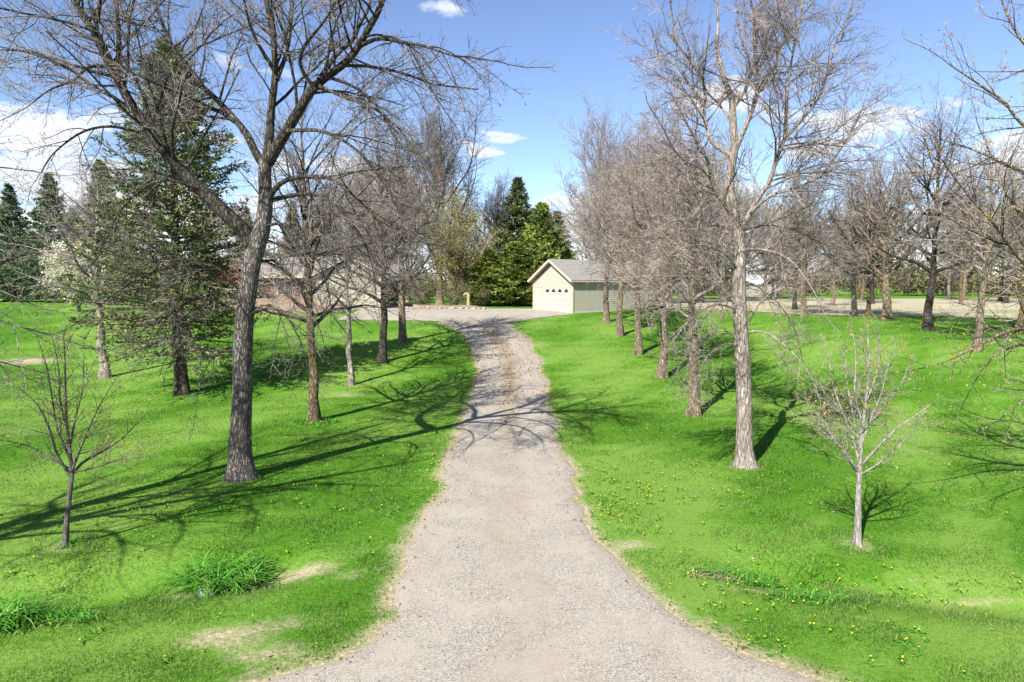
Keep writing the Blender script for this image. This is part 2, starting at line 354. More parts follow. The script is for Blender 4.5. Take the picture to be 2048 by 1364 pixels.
V, F = join([(V1, F1), (V2, F2)])
dr = link('driveway', mesh_np('driveway', V, F, M['gravel'], np.r_[td.ravel(), np.zeros(len(V2))*0+.1])); tag(dr, kind='structure')
# pale dry field beyond the trees on the right
m, t, b = new_mat('field'); g = geo_pos(t)
t.links.new(ramp(t, noise(t, geo_pos(t, (.5, 1.5, 1)), .6, 6, .7), [(.3, (.22, .20, .11)), (.5, (.34, .30, .19)), (.7, (.43, .385, .265))]), b.inputs['Base Color']); b.inputs['Roughness'].default_value = 1
M['field'] = m
fx = np.linspace(9, 150, 60); fy0 = 64-17*sstep(11, 25, fx)-4*sstep(25, 45, fx)+.8*np.sin(fx*.3); fy1 = 102+0*fx+2*np.sin(fx*.2)
Yf = fy0[:, None]+(fy1-fy0)[:, None]*np.linspace(0, 1, 14)[None]; Xf = np.broadcast_to(fx[:, None], Yf.shape)
Vf = np.stack([Xf, Yf, terrain(Xf, Yf)+.03], -1).reshape(-1, 3); ii = (np.arange(59)[:, None]*14+np.arange(13)[None]).ravel()
tag(link('field', mesh_np('field', Vf, np.stack([ii, ii+14, ii+15, ii+1], 1), M['field'])), kind='structure')

# ================================================================== TREES
class Tree:
    """collects tubes of one bare tree in local coordinates"""
    def __init__(s, seed): s.rng = np.random.default_rng(seed)
    def grow(s, P0, D, L, R0, K, wander, up, tip=.35):
        n = len(P0); P = np.empty((n, K+1, 3)); P[:, 0] = P0; D = norm(D)
        st = (L/K)[:, None]; up = np.asarray(up, float); up = up[:, None] if up.ndim == 1 else up
        for k in range(K):
            D = norm(D+s.rng.normal(0, wander, (n, 3))+np.array([0, 0, 1.])*up/K)
            P[:, k+1] = P[:, k]+D*st
        Rr = R0[:, None]*np.linspace(1, tip, K+1)[None]
        return P, Rr
    def kids(s, P, Rr, spacing, t0, t1, ang, ratio, lmax, lmin, rr=.6, nmax=60, taper=.65):
        """children along polylines P (n,k,3)"""
        rng = s.rng; seg = np.linalg.norm(np.diff(P, axis=1), axis=2); L = seg.sum(1)
        cnt = np.clip((L*(t1-t0)/spacing+rng.random(len(L))).astype(int), 1, nmax)
        idx = np.repeat(np.arange(len(P)), cnt); tt = t0+(t1-t0)*rng.random(len(idx))
        # even out along the branch
        pos = np.concatenate([(np.arange(c)+.15+.7*rng.random(c))/c for c in cnt]); tt = t0+(t1-t0)*pos
        k = P.shape[1]-1; f = tt*k; i = np.minimum(f.astype(int), k-1); f = (f-i)[:, None]
        p = P[idx, i]*(1-f)+P[idx, i+1]*f; T = norm(P[idx, i+1]-P[idx, i])
        r = Rr[idx, i]*(1-f[:, 0])+Rr[idx, i+1]*f[:, 0]
        U, W = perp(T); a = rng.random(len(idx))*6.283+pos*14
        A = rng.uniform(*ang, len(idx)); pv = np.cos(a)[:, None]*U+np.sin(a)[:, None]*W
        D = np.cos(A)[:, None]*T+np.sin(A)[:, None]*pv
        Lc = np.clip(L[idx]*ratio*(1-taper*tt)*rng.uniform(.55, 1.25, len(idx)), lmin, lmax)
        return p, D, Lc, np.minimum(r*rr, .011*Lc+.0035)
    def crown(s, limbs, habit):
        """limbs: list of (P,R) polylines -> tubes of branches, twigs, bud positions"""
        h = habit; br, tw, tips, tdir = [], [], [], []
        for P, Rr in limbs:
            P = P[None]; Rr = Rr[None]
            p, D, L, r = s.kids(P, Rr, h['s2'], h.get('t0', .15), 1., (R(28), R(68)), h.get('ratio', .42), h['l2'], .35, .5)
            B = s.grow(p, D, L, r, 6, .11, h['up2'])
            br.append((B, 4))
            # limb leader goes on as a branch
            T = norm(P[:, -1]-P[:, -2]); B2 = s.grow(P[:, -1], T, np.array([h['l2']*h.get('lead', .7)]), Rr[:, -1], 6, .1, np.array([.2])); br.append((B2, 4))
        PB = np.concatenate([b[0][0] for b in br]); RB = np.concatenate([b[0][1] for b in br])
        p, D, L, r = s.kids(PB, RB, h['s3'], h.get('t3', .15), 1., (R(25), R(65)), .5, h['l3'], .14, .6, nmax=h.get('n3', 16))
        r = np.maximum(r, h['rt'])
        P3, R3 = s.grow(p, D, L, r, h.get('k3', 3), .16, h['up3'], .5)
        p, D, L, r = s.kids(P3, R3, h['s4'], .15, 1., (R(25), R(60)), .55, h['l4'], .07, .75, nmax=h.get('n4', 6))
        r = np.maximum(r*.9, h['rt']*.75)
        P4, R4 = s.grow(p, D, L, r, h.get('k4', 1), .18, h['up4'], .5)
        s.branch = [tube(PB, RB, h.get('sb', 3))]
        s.twig = [tube(P3, R3, 3), tube(P4, R4, 3)]
        s.tips = np.concatenate([P3[:, -1], P4[:, -1]]); s.tdir = norm(np.concatenate([P3[:, -1]-P3[:, -2], P4[:, -1]-P4[:, -2]]))
        return s
    def buds(s, frac, ln, wd):
        k = s.rng.random(len(s.tips)) < frac; C = s.tips[k]; D = s.tdir[k]; n = len(C)
        V, F = leaves(C-D*ln*.3, norm(D+s.rng.normal(0, .35, (n, 3))), s.rng.uniform(.7, 1.3, n)*ln, s.rng.uniform(.7, 1.3, n)*wd, s.rng)
        return V, F, np.repeat(s.rng.random(n), 4)
def emit(name, label, cat, loc, tr, trunk, limbs, mats, bud=None, group=None, rz=0, split=True):
    """trunk (P,R); limbs [(P,R)]; returns the thing"""
    t_ = thing(name, label, cat, loc, rz, group)
    V, F = tube(trunk[0][None], trunk[1][None], 14, .035, tr.rng); link('trunk', mesh_np('trunk', V, F, mats[0]), t_)
    lt = [tube(P[None], Rr[None], 8, .04, tr.rng) for P, Rr in limbs]
    if split:
        for V, F in lt: link('limb', mesh_np('limb', V, F, mats[1]), t_)
    elif lt:
        V, F = join(lt); link('limbs', mesh_np('limbs', V, F, mats[1]), t_)
    V, F = join(tr.branch); link('branches', mesh_np('branches', V, F, mats[2]), t_)['kind'] = 'stuff'
    V, F = join(tr.twig); o = link('twigs', mesh_np('twigs', V, F, mats[3]), t_); o['kind'] = 'stuff'
    if bud:
        V, F, tn = tr.buds(*bud[:3]); o = link('buds', mesh_np('buds', V, F, bud[3], tn), t_); o['kind'] = 'stuff'
    return t_
def copy_tree(src, label, loc, rz, scale, group=None, bare=False):
    c = src.copy(); COL.objects.link(c); c.location = tuple(float(v) for v in loc); c.rotation_euler = (0, 0, rz)
    c.scale = scale if isinstance(scale, tuple) else (scale,)*3; c['label'] = label
    if group: c['group'] = group
    for ch in src.children:
        if bare and ch.name.split('.')[0] in ('twigs', 'buds'): continue
        k = ch.copy(); COL.objects.link(k); k.parent = c
    return c
def limb_px(pts, Yb, dy, r0, r1, base, n=20):
    """polyline from photo pixels at the tree's own distance; dy = how far its tip leans away (+) or towards (-)"""
    pts = np.array(pts, float); d = np.r_[0, np.cumsum(np.linalg.norm(np.diff(pts, axis=0), axis=1))]; f = d/d[-1]
    P = np.array([at_depth(x, y, Yb+(dy[0]+(dy[1]-dy[0])*k if isinstance(dy, tuple) else dy*k)) for (x, y), k in zip(pts, f)])
    P = crom(P, n)-base; tt = np.linspace(0, 1, n)
    return P, r0+(r1-r0)*tt**.8

# ---- big ash on the left with two great limbs
base = ground(482, 956); YB = base[1]; tr = Tree(11)
trunk = limb_px([(482, 985), (482, 956), (482, 930), (481, 890), (484, 800), (485, 700), (492, 610), (502, 540), (512, 490), (524, 455), (531, 403), (529, 352), (533, 318)], YB, 0, .3, .2, base, 40)
zt = trunk[0][:, 2]; tw_ = np.interp(zt, [-.4, 0, .25, .6, 1.5, 3.5, 5.6, 6.2, 6.8, 7.6, 8.6], [.62, .47, .36, .30, .262, .238, .222, .24, .195, .168, .145])
trunk = (trunk[0], tw_)
LL = lambda pts, dy, r0, r1, n=20: limb_px(pts, YB, dy, r0, r1, base, n)
limbs = [
 LL([(508, 500), (490, 465), (458, 432), (403, 381), (352, 330), (304, 271), (264, 212), (235, 158), (209, 110), (187, 62), (157, 18), (130, -40), (100, -110)], -1.2, .20, .05, 30),
 LL([(240, 168), (238, 140), (238, 92), (236, 44), (231, 0), (215, -70)], (-.8, .3), .085, .025, 14),
 LL([(190, 66), (195, 40), (199, 10), (205, -60), (225, -130)], (-1., -2.), .06, .02, 12),
 LL([(209, 132), (176, 135), (147, 161), (99, 180), (66, 205)], (-.8, -2.), .04, .012, 14),
 LL([(278, 264), (220, 253), (165, 264), (110, 304), (85, 340)], (-.6, -2.2), .04, .012, 14),
 LL([(395, 375), (330, 360), (279, 382), (235, 430), (205, 495)], (-.4, -1.8), .045, .012, 14),
 LL([(533, 335), (513, 311), (487, 260), (432, 198), (380, 150), (330, 60), (300, -30)], 1.6, .11, .03, 20),
 LL([(470, 245), (440, 225), (395, 215), (340, 225), (300, 250)], (.6, -.9), .04, .012, 12),
 LL([(533, 325), (539, 275), (542, 220), (550, 147), (546, 73), (539, 29), (528, -30), (520, -110)], -.4, .12, .04, 20),
 LL([(548, 140), (520, 95), (500, 50), (488, 0), (480, -60)], (-.2, -1.2), .055, .018, 12),
 LL([(553, 160), (575, 100), (583, 40), (590, -40)], (-.2, 1.), .06, .02, 12),
 LL([(535, 325), (550, 300), (572, 264), (601, 216), (621, 183), (647, 158), (691, 125), (720, 88), (738, 55), (757, 22), (775, -30), (800, -100)], -1.8, .155, .045, 26),
 LL([(639, 160), (672, 110), (705, 81), (720, 48), (738, 15), (750, -40)], (-.9, .6), .075, .025, 14),
 LL([(718, 92), (757, 77), (804, 84), (848, 92), (903, 110), (958, 117), (1000, 124)], (-1.3, -2.6), .055, .012, 18),
 LL([(630, 180), (600, 130), (610, 90), (650, 40), (690, -30)], (-.8, -2.2), .05, .02, 14),
 LL([(640, 172), (690, 195), (745, 215), (800, 260), (840, 320)], (-.9, -2.6), .05, .012, 16),
 LL([(575, 262), (640, 262), (700, 290), (760, 350), (800, 420)], (-.5, -2.4), .055, .012, 16),
 LL([(537, 396), (562, 366), (599, 354), (654, 355), (683, 370), (720, 403), (757, 440), (790, 490)], -2.3, .075, .013, 18),
 LL([(535, 402), (603, 388), (647, 396), (700, 440), (735, 500), (750, 560)], 1.2, .06, .012, 16),
 LL([(520, 455), (560, 448), (600, 470), (640, 530), (660, 600)], -1.6, .045, .012, 14),
 LL([(496, 585), (473, 573), (440, 540), (411, 529), (367, 531), (319, 540), (257, 569), (215, 600)], -1.5, .07, .012, 18),
 LL([(486, 640), (430, 600), (380, 600), (330, 640), (300, 690)], 1.5, .045, .012, 14),
 LL([(490, 700), (465, 701), (432, 709), (410, 741), (395, 790)], -.9, .03, .01, 10),
 LL([(490, 634), (520, 620), (545, 617), (572, 632), (600, 680), (615, 730)], -1.2, .045, .012, 14),
 LL([(505, 530), (545, 520), (590, 560), (620, 610), (640, 660)], 1.0, .04, .012, 12),
]
hab = dict(s2=.24, s3=.105, s4=.11, l2=3.4, l3=1.2, l4=.55, up2=-.30, up3=-.1, up4=.4, rt=.0055, n3=24, n4=7, ratio=.75, sb=4, k3=4, k4=1, t0=.24, t3=.25, lead=.35)
limbs = [(P, q*1.03) for P, q in limbs]
tr.crown(limbs, hab)
great = emit('bare_tree', 'largest leafless tree with furrowed grey trunk and huge forked limbs left of the drive', 'tree', base, tr, trunk, limbs,
     (M['ash_bark'], M['limb_dark'], M['limb_dark'], M['twig_grey']), (.30, .05, .022, M['buds_brown']), group='leafless trees lining the drive')

# ---- big birch-like tree right of the drive
base = ground(1490, 932); YB = base[1]; tr = Tree(23)
trunk = limb_px([(1491, 960), (1490, 932), (1489, 900), (1489, 800), (1484, 700), (1478, 600), (1479, 520), (1480, 490), (1470, 451), (1463, 403), (1459, 366), (1463, 330), (1470, 293), (1466, 256), (1465, 220), (1463, 190), (1450, 165), (1441, 130), (1433, 90), (1436, 40), (1430, -30)], YB, 0, .2, .05, base, 46)
tw_ = np.interp(trunk[0][:, 2], [-.4, 0, .2, .5, 1.2, 3.3, 5, 6.5, 8, 9.5, 11, 12.5], [.46, .36, .28, .24, .222, .205, .18, .15, .12, .10, .06, .03]); trunk = (trunk[0], tw_)
LL = lambda pts, dy, r0, r1, n=18: limb_px(pts, YB, dy, r0, r1, base, n)
limbs = [
 LL([(1472, 440), (1448, 407), (1430, 381), (1422, 352), (1415, 319), (1395, 285), (1370, 240), (1345, 190)], -1.6, .085, .02),
 LL([(1424, 360), (1400, 335), (1371, 322), (1349, 300), (1325, 255), (1300, 215)], (-.5, -2.5), .05, .014),
 LL([(1463, 310), (1430, 290), (1419, 271), (1408, 234), (1400, 198), (1378, 169), (1356, 136), (1320, 110), (1275, 85)], 1.2, .09, .015, 22),
 LL([(1408, 230), (1410, 190), (1404, 161), (1378, 117), (1349, 81), (1345, 37), (1335, -40)], (.5, -.5), .06, .018, 18),
 LL([(1461, 240), (1430, 200), (1400, 178), (1371, 165), (1330, 155), (1290, 170)], 1.8, .045, .012, 16),
 LL([(1468, 215), (1490, 180), (1500, 130), (1480, 70), (1470, -20)], -1, .05, .016, 14),
 LL([(1470, 304), (1485, 267), (1499, 234), (1510, 205), (1514, 187), (1509, 147), (1510, 103), (1512, 55), (1500, -10), (1490, -80)], -.9, .09, .02, 22),
 LL([(1514, 187), (1532, 165), (1551, 128), (1562, 92), (1580, 62), (1613, 20), (1640, -40)], (-.5, .8), .06, .016, 18),
 LL([(1484, 450), (1496, 436), (1514, 399), (1536, 370), (1547, 337), (1558, 304), (1569, 278), (1571, 249), (1573, 205), (1576, 165), (1585, 110), (1600, 40), (1610, -40)], -1.6, .10, .02, 26),
 LL([(1570, 275), (1591, 253), (1620, 220), (1642, 183), (1657, 139), (1672, 84), (1700, 20)], (-.9, -2.0), .06, .015, 18),
 LL([(1500, 425), (1540, 392), (1587, 377), (1631, 359), (1668, 337), (1723, 315), (1770, 295)], (-.2, -1.2), .06, .012, 18),
 LL([(1640, 355), (1680, 300), (1710, 250), (1730, 200), (1745, 150)], (-.7, .6), .045, .012, 14),
 LL([(1560, 300), (1610, 290), (1660, 270), (1710, 230), (1760, 200)], (-.6, -3.), .045, .012, 16),
 LL([(1475, 480), (1440, 455), (1400, 440), (1350, 440), (1300, 465)], 2.2, .045, .012),
 LL([(1484, 470), (1530, 450), (1590, 460), (1640, 490), (1680, 540)], 1.5, .05, .012),
 LL([(1480, 500), (1530, 500), (1580, 520), (1620, 570), (1650, 630)], -2.0, .045, .012),
 LL([(1478, 540), (1440, 500), (1390, 490), (1340, 510), (1300, 550)], -2.2, .045, .012),
 LL([(1473, 612), (1449, 582), (1427, 564), (1398, 554), (1347, 553), (1281, 554), (1240, 556)], -1.6, .052, .018, 20),
 LL([(1480, 560), (1520, 575), (1560, 610), (1590, 660), (1605, 720)], .9, .045, .012),
 LL([(1486, 670), (1500, 640), (1525, 600), (1570, 575), (1620, 590)], -1.1, .04, .012),
 LL([(1482, 665), (1530, 665), (1580, 700), (1620, 750), (1640, 800)], -1.5, .04, .012),
 LL([(1480, 680), (1440, 660), (1400, 680), (1365, 720), (1345, 760)], 1.0, .035, .012),
 LL([(1482, 690), (1445, 690), (1410, 720), (1395, 760), (1385, 800)], -1.7, .035, .01),
 LL([(1480, 620), (1430, 610), (1380, 640), (1340, 690)], -2.4, .04, .012),
]
hab = dict(s2=.16, s3=.10, s4=.10, l2=2.3, l3=1.05, l4=.48, up2=.0, up3=.1, up4=.2, rt=.0052, n3=20, n4=7, ratio=.6, k3=3, lead=.25, sb=4)
limbs = [(P, q*.82) for P, q in limbs]
tr.crown(limbs, hab)
emit('bare_tree', 'pale barked leafless tree with wide crown, nearest on the right of the drive', 'tree', base, tr, trunk, limbs,
     (M['birch_bark'], M['birch_bark'], M['twig_grey'], M['twig_brown']), (.30, .04, .018, M['buds_brown']), group='leafless trees lining the drive')

# ---- the two young trees
def sapling(px, seed, pts_trunk, arms, label, rs, tm, bm):
    base = ground(*px); YB = base[1]; tr = Tree(seed)
    trunk = limb_px(pts_trunk, YB, 0, rs, rs*.16, base, 30)
    z = trunk[0][:, 2]; trunk = (trunk[0], trunk[1]*np.interp(z, [-.3, 0, .15, .4], [1.6, 1.45, 1.12, 1.]))
    limbs = [limb_px(p, YB, dy, r0*1.1, .007, base, 14) for p, dy, r0 in arms]
    tr.crown([(trunk[0][16:], trunk[1][16:])]+limbs, dict(s2=.13, s3=.10, s4=.14, l2=.75, l3=.34, l4=.15, up2=.35, up3=.3, up4=.3, rt=.0042, n3=7, n4=2, ratio=.45, t0=.12, lead=.4))
    return emit('young_tree', label, 'tree', base, tr, trunk, limbs, (tm, tm, tm, bm), (.75, .045, .025, M['buds_gold']), group='young trees on the near lawn')
sapling((1715, 1090), 31, [(1715, 1110), (1715, 1090), (1716, 1040), (1717, 980), (1719, 935), (1722, 890), (1728, 830), (1735, 770), (1738, 720), (1735, 670)],
  [([(1719, 945), (1690, 905), (1662, 870), (1640, 835), (1615, 800)], -.5, .03), ([(1718, 955), (1695, 915), (1665, 880), (1625, 848), (1590, 830)], .3, .025), ([(1721, 915), (1712, 860), (1700, 800), (1690, 740), (1685, 700)], -.6, .026),
   ([(1720, 930), (1700, 860), (1672, 790), (1660, 735), (1655, 700)], .5, .024), ([(1722, 890), (1740, 840), (1762, 790), (1775, 735), (1785, 690)], -.4, .024), ([(1722, 930), (1755, 895), (1790, 860), (1825, 835), (1860, 810)], .4, .028),
   ([(1720, 950), (1760, 925), (1800, 890), (1830, 850)], -.6, .024), ([(1724, 870), (1760, 820), (1795, 780), (1815, 740)], .7, .022), ([(1726, 850), (1710, 790), (1712, 720), (1705, 660)], .6, .02), ([(1730, 810), (1752, 750), (1760, 700), (1756, 655)], .2, .018)],
  'young tree with smooth pale trunk and golden buds standing on the right lawn', .078, M['young_bark'], M['twig_pale'])
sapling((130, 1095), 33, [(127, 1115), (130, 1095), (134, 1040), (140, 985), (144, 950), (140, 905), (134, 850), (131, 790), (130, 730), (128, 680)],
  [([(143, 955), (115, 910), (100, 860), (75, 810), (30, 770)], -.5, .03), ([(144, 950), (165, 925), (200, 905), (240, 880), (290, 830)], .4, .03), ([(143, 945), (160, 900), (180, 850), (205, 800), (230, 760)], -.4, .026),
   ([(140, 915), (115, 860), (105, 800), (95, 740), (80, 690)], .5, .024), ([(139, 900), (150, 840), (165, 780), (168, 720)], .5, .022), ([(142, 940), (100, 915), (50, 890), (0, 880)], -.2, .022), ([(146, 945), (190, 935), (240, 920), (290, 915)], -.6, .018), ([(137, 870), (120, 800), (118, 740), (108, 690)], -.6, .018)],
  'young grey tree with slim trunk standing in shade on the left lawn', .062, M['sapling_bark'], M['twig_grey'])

# ---- trees just outside the frame whose branches reach in
def generic(seed, H, rt, clear, spread, nl, habit, lean=.03, ang=(38, 70), upl=.6, droop=.0, lead=.9, fork=0):
    tr = Tree(seed); rng = tr.rng
    K = 26; z = np.linspace(0, H*lead, K); wob = np.cumsum(rng.normal(0, lean, (K, 2)), 0)*H/12
    P = np.c_[wob-wob[0], z]; P[0, 2] = -.35; Rr = rt*(1-.88*(z/(H*lead))**.85); Rr[0] *= 1.5; Rr[1] *= 1.12
    P = np.insert(P, 1, [P[0, 0], P[0, 1], .02], 0); Rr = np.insert(Rr, 1, rt*1.32)
    limbs = []; t = np.linspace(clear, .97, nl)+rng.normal(0, .012, nl); az = rng.random()*6.28
    for i, q in enumerate(np.clip(t, .05, .99)):
        zq = q*H*lead; p = np.array([np.interp(zq, P[:, 2], P[:, 0]), np.interp(zq, P[:, 2], P[:, 1]), zq]); r = np.interp(zq, P[:, 2], Rr)
        az += 2.4+rng.normal(0, .3); f = (q-clear)/(1-clear)
        a = R(rng.uniform(*ang)*(1.15-.5*f)); D = np.array([math.cos(az)*math.sin(a), math.sin(az)*math.sin(a), math.cos(a)])
        L = spread*(.55+.75*math.sin(math.pi*min(1, .22+.75*f)))*rng.uniform(.75, 1.15)*(1-.35*f)
        lp, lr = tr.grow(p[None], D[None], np.array([L]), np.array([min(r*.62, .02*L+.01)]), 12, .10, np.array([upl-droop*(1-f)*2]), .18)
        limbs.append((lp[0], lr[0]))
    tr.crown(limbs, habit); return tr, (P, Rr), limbs
# right edge tree: trunk beyond the frame, limbs reach in
base = np.array([13.2, 14.6, 0]); base[2] = terrain(base[0], base[1]); YB = base[1]; tr = Tree(41)
tr2 = Tree(42)
trunk = (np.c_[np.linspace(0, .3, 24), np.zeros(24), np.linspace(-.3, 11.5, 24)], np.linspace(.27, .03, 24)); trunk[1][0] = .38
XR = 2140
LL = lambda pts, dy, r0, r1, n=18: limb_px(pts, YB, dy, r0, r1, base, n)
limbs = [LL([(2262, 640), (2200, 640), (2130, 600), (2048, 525), (1990, 450), (1945, 400), (1905, 350)], -1.2, .09, .015),
 LL([(2262, 520), (2180, 420), (2110, 370), (2048, 345), (1985, 315), (1920, 290), (1870, 275)], .8, .08, .012),
 LL([(2262, 380), (2190, 300), (2120, 270), (2048, 252), (2010, 205), (1960, 170), (1900, 130)], -.8, .07, .012),
 LL([(2262, 720), (2180, 680), (2100, 655), (2020, 660), (1960, 690), (1900, 720), (1850, 735)], -.6, .07, .012),
 LL([(2262, 760), (2180, 740), (2110, 700), (2040, 690), (1980, 720), (1940, 780)], 1.4, .06, .012),
 LL([(2262, 560), (2170, 520), (2090, 480), (2020, 400), (1990, 330), (1960, 260)], 1.8, .07, .012),
 LL([(2265, 250), (2180, 180), (2110, 150), (2050, 90), (2010, 20), (1990, -60)], .5, .06, .012),
 LL([(2262, 800), (2190, 770), (2120, 760), (2060, 790), (2010, 830)], -1.2, .05, .012),
 LL([(2265, 300), (2320, 180), (2400, 60), (2420, -60)], 1., .07, .012), LL([(2262, 500), (2350, 430), (2450, 330), (2520, 200)], -1., .07, .012),
 LL([(2262, 600), (2360, 560), (2480, 520), (2560, 440)], 1.2, .07, .012), LL([(2262, 420), (2200, 220), (2160, 60), (2150, -80)], -2., .07, .012),
 LL([(2262, 660), (2190, 560), (2120, 540), (2040, 560), (1970, 600), (1920, 640)], 2.2, .06, .012)]
tr.crown(limbs, dict(s2=.26, s3=.15, s4=.12, l2=1.5, l3=.6, l4=.25, up2=.15, up3=.25, up4=.3, rt=.0042, n3=11, n4=4, ratio=.45))
emit('bare_tree', 'nearest leafless tree at the right edge, its budding branches reaching in', 'tree', base, tr, trunk, limbs, (M['tan_bark'], M['tan_bark'], M['limb_dark'], M['twig_brown']), (.55, .055, .03, M['buds_gold']), group='leafless trees at the frame edges')
# left edge tree
base = np.array([-12.6, 11.3, 0]); base[2] = terrain(base[0], base[1]); YB = base[1]; tr = Tree(43)
trunk = (np.c_[np.linspace(0, -.4, 24), np.linspace(0, .3, 24), np.linspace(-.3, 13.5, 24)], np.linspace(.30, .05, 24)); trunk[1][0] = .42
def LW(pts, r0, n=16):
    r0 *= .7; return crom(np.array(pts, float), n), r0+(.009-r0)*np.linspace(0, 1, n)**.8
limbs = [LW([(-.05, .1, 4.2), (1.0, .6, 4.6), (2.4, 1.0, 4.7), (3.6, 1.4, 4.3), (4.6, 1.7, 3.9)], .07), LW([(0, .1, 4.8), (1.1, -.2, 5.4), (2.4, -.1, 5.5), (3.4, .4, 5.2), (4.3, .8, 4.7)], .07),
 LW([(-.05, .1, 5.6), (.9, .6, 6.6), (1.9, 1.2, 7.2), (3.0, 1.5, 7.3), (4.0, 1.8, 7.2)], .07), LW([(-.1, .1, 6.5), (.9, .1, 7.7), (2.0, .2, 8.3), (3.2, .3, 8.7), (4.4, .3, 8.7)], .07),
 LW([(-.15, .1, 7.5), (.6, .8, 8.8), (1.6, 1.6, 9.7), (2.6, 2.2, 10.2), (3.6, 2.6, 10.4)], .07), LW([(-.2, .1, 8.5), (.6, .4, 10.), (1.5, .8, 11.1), (2.4, 1., 11.8)], .06),
 LW([(-.2, .2, 6.2), (-1., 1.2, 7.6), (-1.6, 2.4, 8.8), (-2, 3.2, 10)], .07), LW([(-.2, .1, 7.2), (-1.3, -.4, 8.6), (-2.4, -1, 9.8), (-3, -1.3, 11)], .07), LW([(-.3, .2, 9.4), (-.6, .9, 11), (-.4, 1.6, 12.5), (-.2, 2, 14)], .06),
 LW([(-.3, .2, 9.8), (-.4, -.9, 11.4), (0, -1.6, 13)], .05), LW([(-.1, .1, 3.6), (.9, 1.2, 3.9), (1.9, 2.2, 3.7), (2.9, 3.1, 3.2)], .05), LW([(-.1, 0, 3.4), (1.2, .2, 3.4), (2.5, .3, 3.1), (3.6, .5, 2.6)], .05)]
tr.crown(limbs, dict(s2=.21, s3=.15, s4=.14, l2=1.8, l3=.75, l4=.32, up2=-.1, up3=.15, up4=.3, rt=.0042, n3=12, n4=4, ratio=.5, lead=.4))
left_tree = emit('bare_tree', 'nearest leafless tree at the left edge, its pale twigs reaching in', 'tree', base, tr, trunk, limbs, (M['ash_bark'], M['twig_grey'], M['twig_pale'], M['twig_pale']), (.35, .045, .02, M['buds_brown']), group='leafless trees at the frame edges')

copy_tree(great, 'leafless tree out of view beside the camera, seen by its shadow on the left lawn', (-16.0, 5.4, float(terrain(-16.0, 5.4))), R(35), 1.0, 'leafless trees at the frame edges', bare=True)
# ---- kinds of leafless trees for the rows and the background
dense = dict(s2=.21, s3=.15, s4=.17, l2=2.0, l3=1.0, l4=.5, up2=-.1, up3=.05, up4=.15, rt=.0070, n3=13, n4=5, ratio=.6)
far = dict(s2=.27, s3=.20, s4=.2, l2=2.4, l3=1.2, l4=.6, up2=.15, up3=.15, up4=.15, rt=.012, n3=11, n4=4, ratio=.55)
G_ROW = 'leafless trees lining the drive'; G_R = 'leafless trees at the back of the right lawn'; G_B = 'leafless trees behind the buildings'
def row(px, kind, label, seed, H, rt, mats, group, clear=.24, spread=3.6, nl=32, hab=dense, loc=None, **kw):
    tr, trunk, limbs = generic(seed, H, rt, clear, spread, nl, hab, **kw)
    b = ground(*px) if loc is None else np.array([loc[0], loc[1], float(terrain(loc[0], loc[1]))])
    return emit('bare_tree', label, 'tree', b, tr, trunk, limbs, mats, group=group, split=False, rz=seed)
A = row((627, 843), 0, 'leafless tree with mossy orange brown trunk, second on the left of the drive', 101, 12.5, .205, (M['lichen_bark'], M['limb_dark'], M['twig_grey'], M['twig_brown']), G_ROW, droop=.35, spread=3.5, clear=.30)
Bt = row((702, 770), 0, 'slender leafless tree with pale thin trunk, third on the left of the drive', 102, 11, .155, (M['birch_bark'], M['birch_bark'], M['twig_grey'], M['twig_brown']), G_ROW, spread=3.0, clear=.36, droop=.2)
Ct = row((765, 725), 0, 'leafless tree with dark trunk, fourth on the left of the drive', 103, 12.5, .24, (M['dark_bark'], M['dark_bark'], M['limb_dark'], M['twig_brown']), G_ROW, spread=4.2, clear=.28, droop=.2)
Dt = row((1388, 830), 0, 'leafless tan trunked tree, second on the right of the drive', 104, 11.5, .225, (M['tan_bark'], M['birch_bark'], M['twig_grey'], M['twig_brown']), G_ROW, spread=3.6, clear=.36, droop=.28)
Et = row((1325, 755), 0, 'leafless tan trunked tree, third on the right of the drive', 105, 12, .23, (M['tan_bark'], M['birch_bark'], M['twig_grey'], M['twig_brown']), G_ROW, spread=3.9, clear=.33, droop=.25)
Vt = row(None, 0, 'tall vase shaped leafless tree fanning up above the yellow green tree', 106, 21, .34, (M['tan_bark'], M['limb_dark'], M['limb_dark'], M['twig_grey']), G_B, loc=(-7.8, 74), spread=8.0, clear=.2, nl=26, hab=far, ang=(30, 52), upl=.9, lead=.62)
Wt = row(None, 0, 'tall pale leafless tree behind the left end of the garage', 107, 20, .30, (M['birch_bark'], M['birch_bark'], M['twig_grey'], M['twig_pale']), G_B, loc=(9.5, 75), spread=5.8, clear=.18, nl=33, hab=far, ang=(30, 60), upl=.7, lead=.8)
Ft = row((1773, 638), 0, 'leafless tree with thick pale forked trunk at the back of the right lawn', 108, 11, .30, (M['tan_bark'], M['tan_bark'], M['twig_grey'], M['twig_brown']), G_R, spread=4.8, clear=.24, nl=30, hab=far, ang=(30, 60), upl=.7, lead=.8)
Vt.scale = (1.15, 1.15, 1.32); Wt.scale = (1.15, 1.15, 1.2)
rs = np.random.default_rng(77)
def cp_(src, px, label, s, group, rz=None, loc=None):
    b = ground(*px) if px else np.array([loc[0], loc[1], float(terrain(loc[0], loc[1]))])
    return copy_tree(src, label, b, rs.random()*6.28 if rz is None else rz, s, group)
cp_(Dt, (805, 685), 'leafless tree with greyish trunk, farthest on the left of the drive', (1.15, 1.15, 1.1), G_ROW)
cp_(Dt, (1277, 708), 'leafless tan trunked tree, fourth on the right of the drive', 1.0, G_ROW)
cp_(Et, (1240, 672), 'leafless tan trunked tree, fifth on the right of the drive', .98, G_ROW)
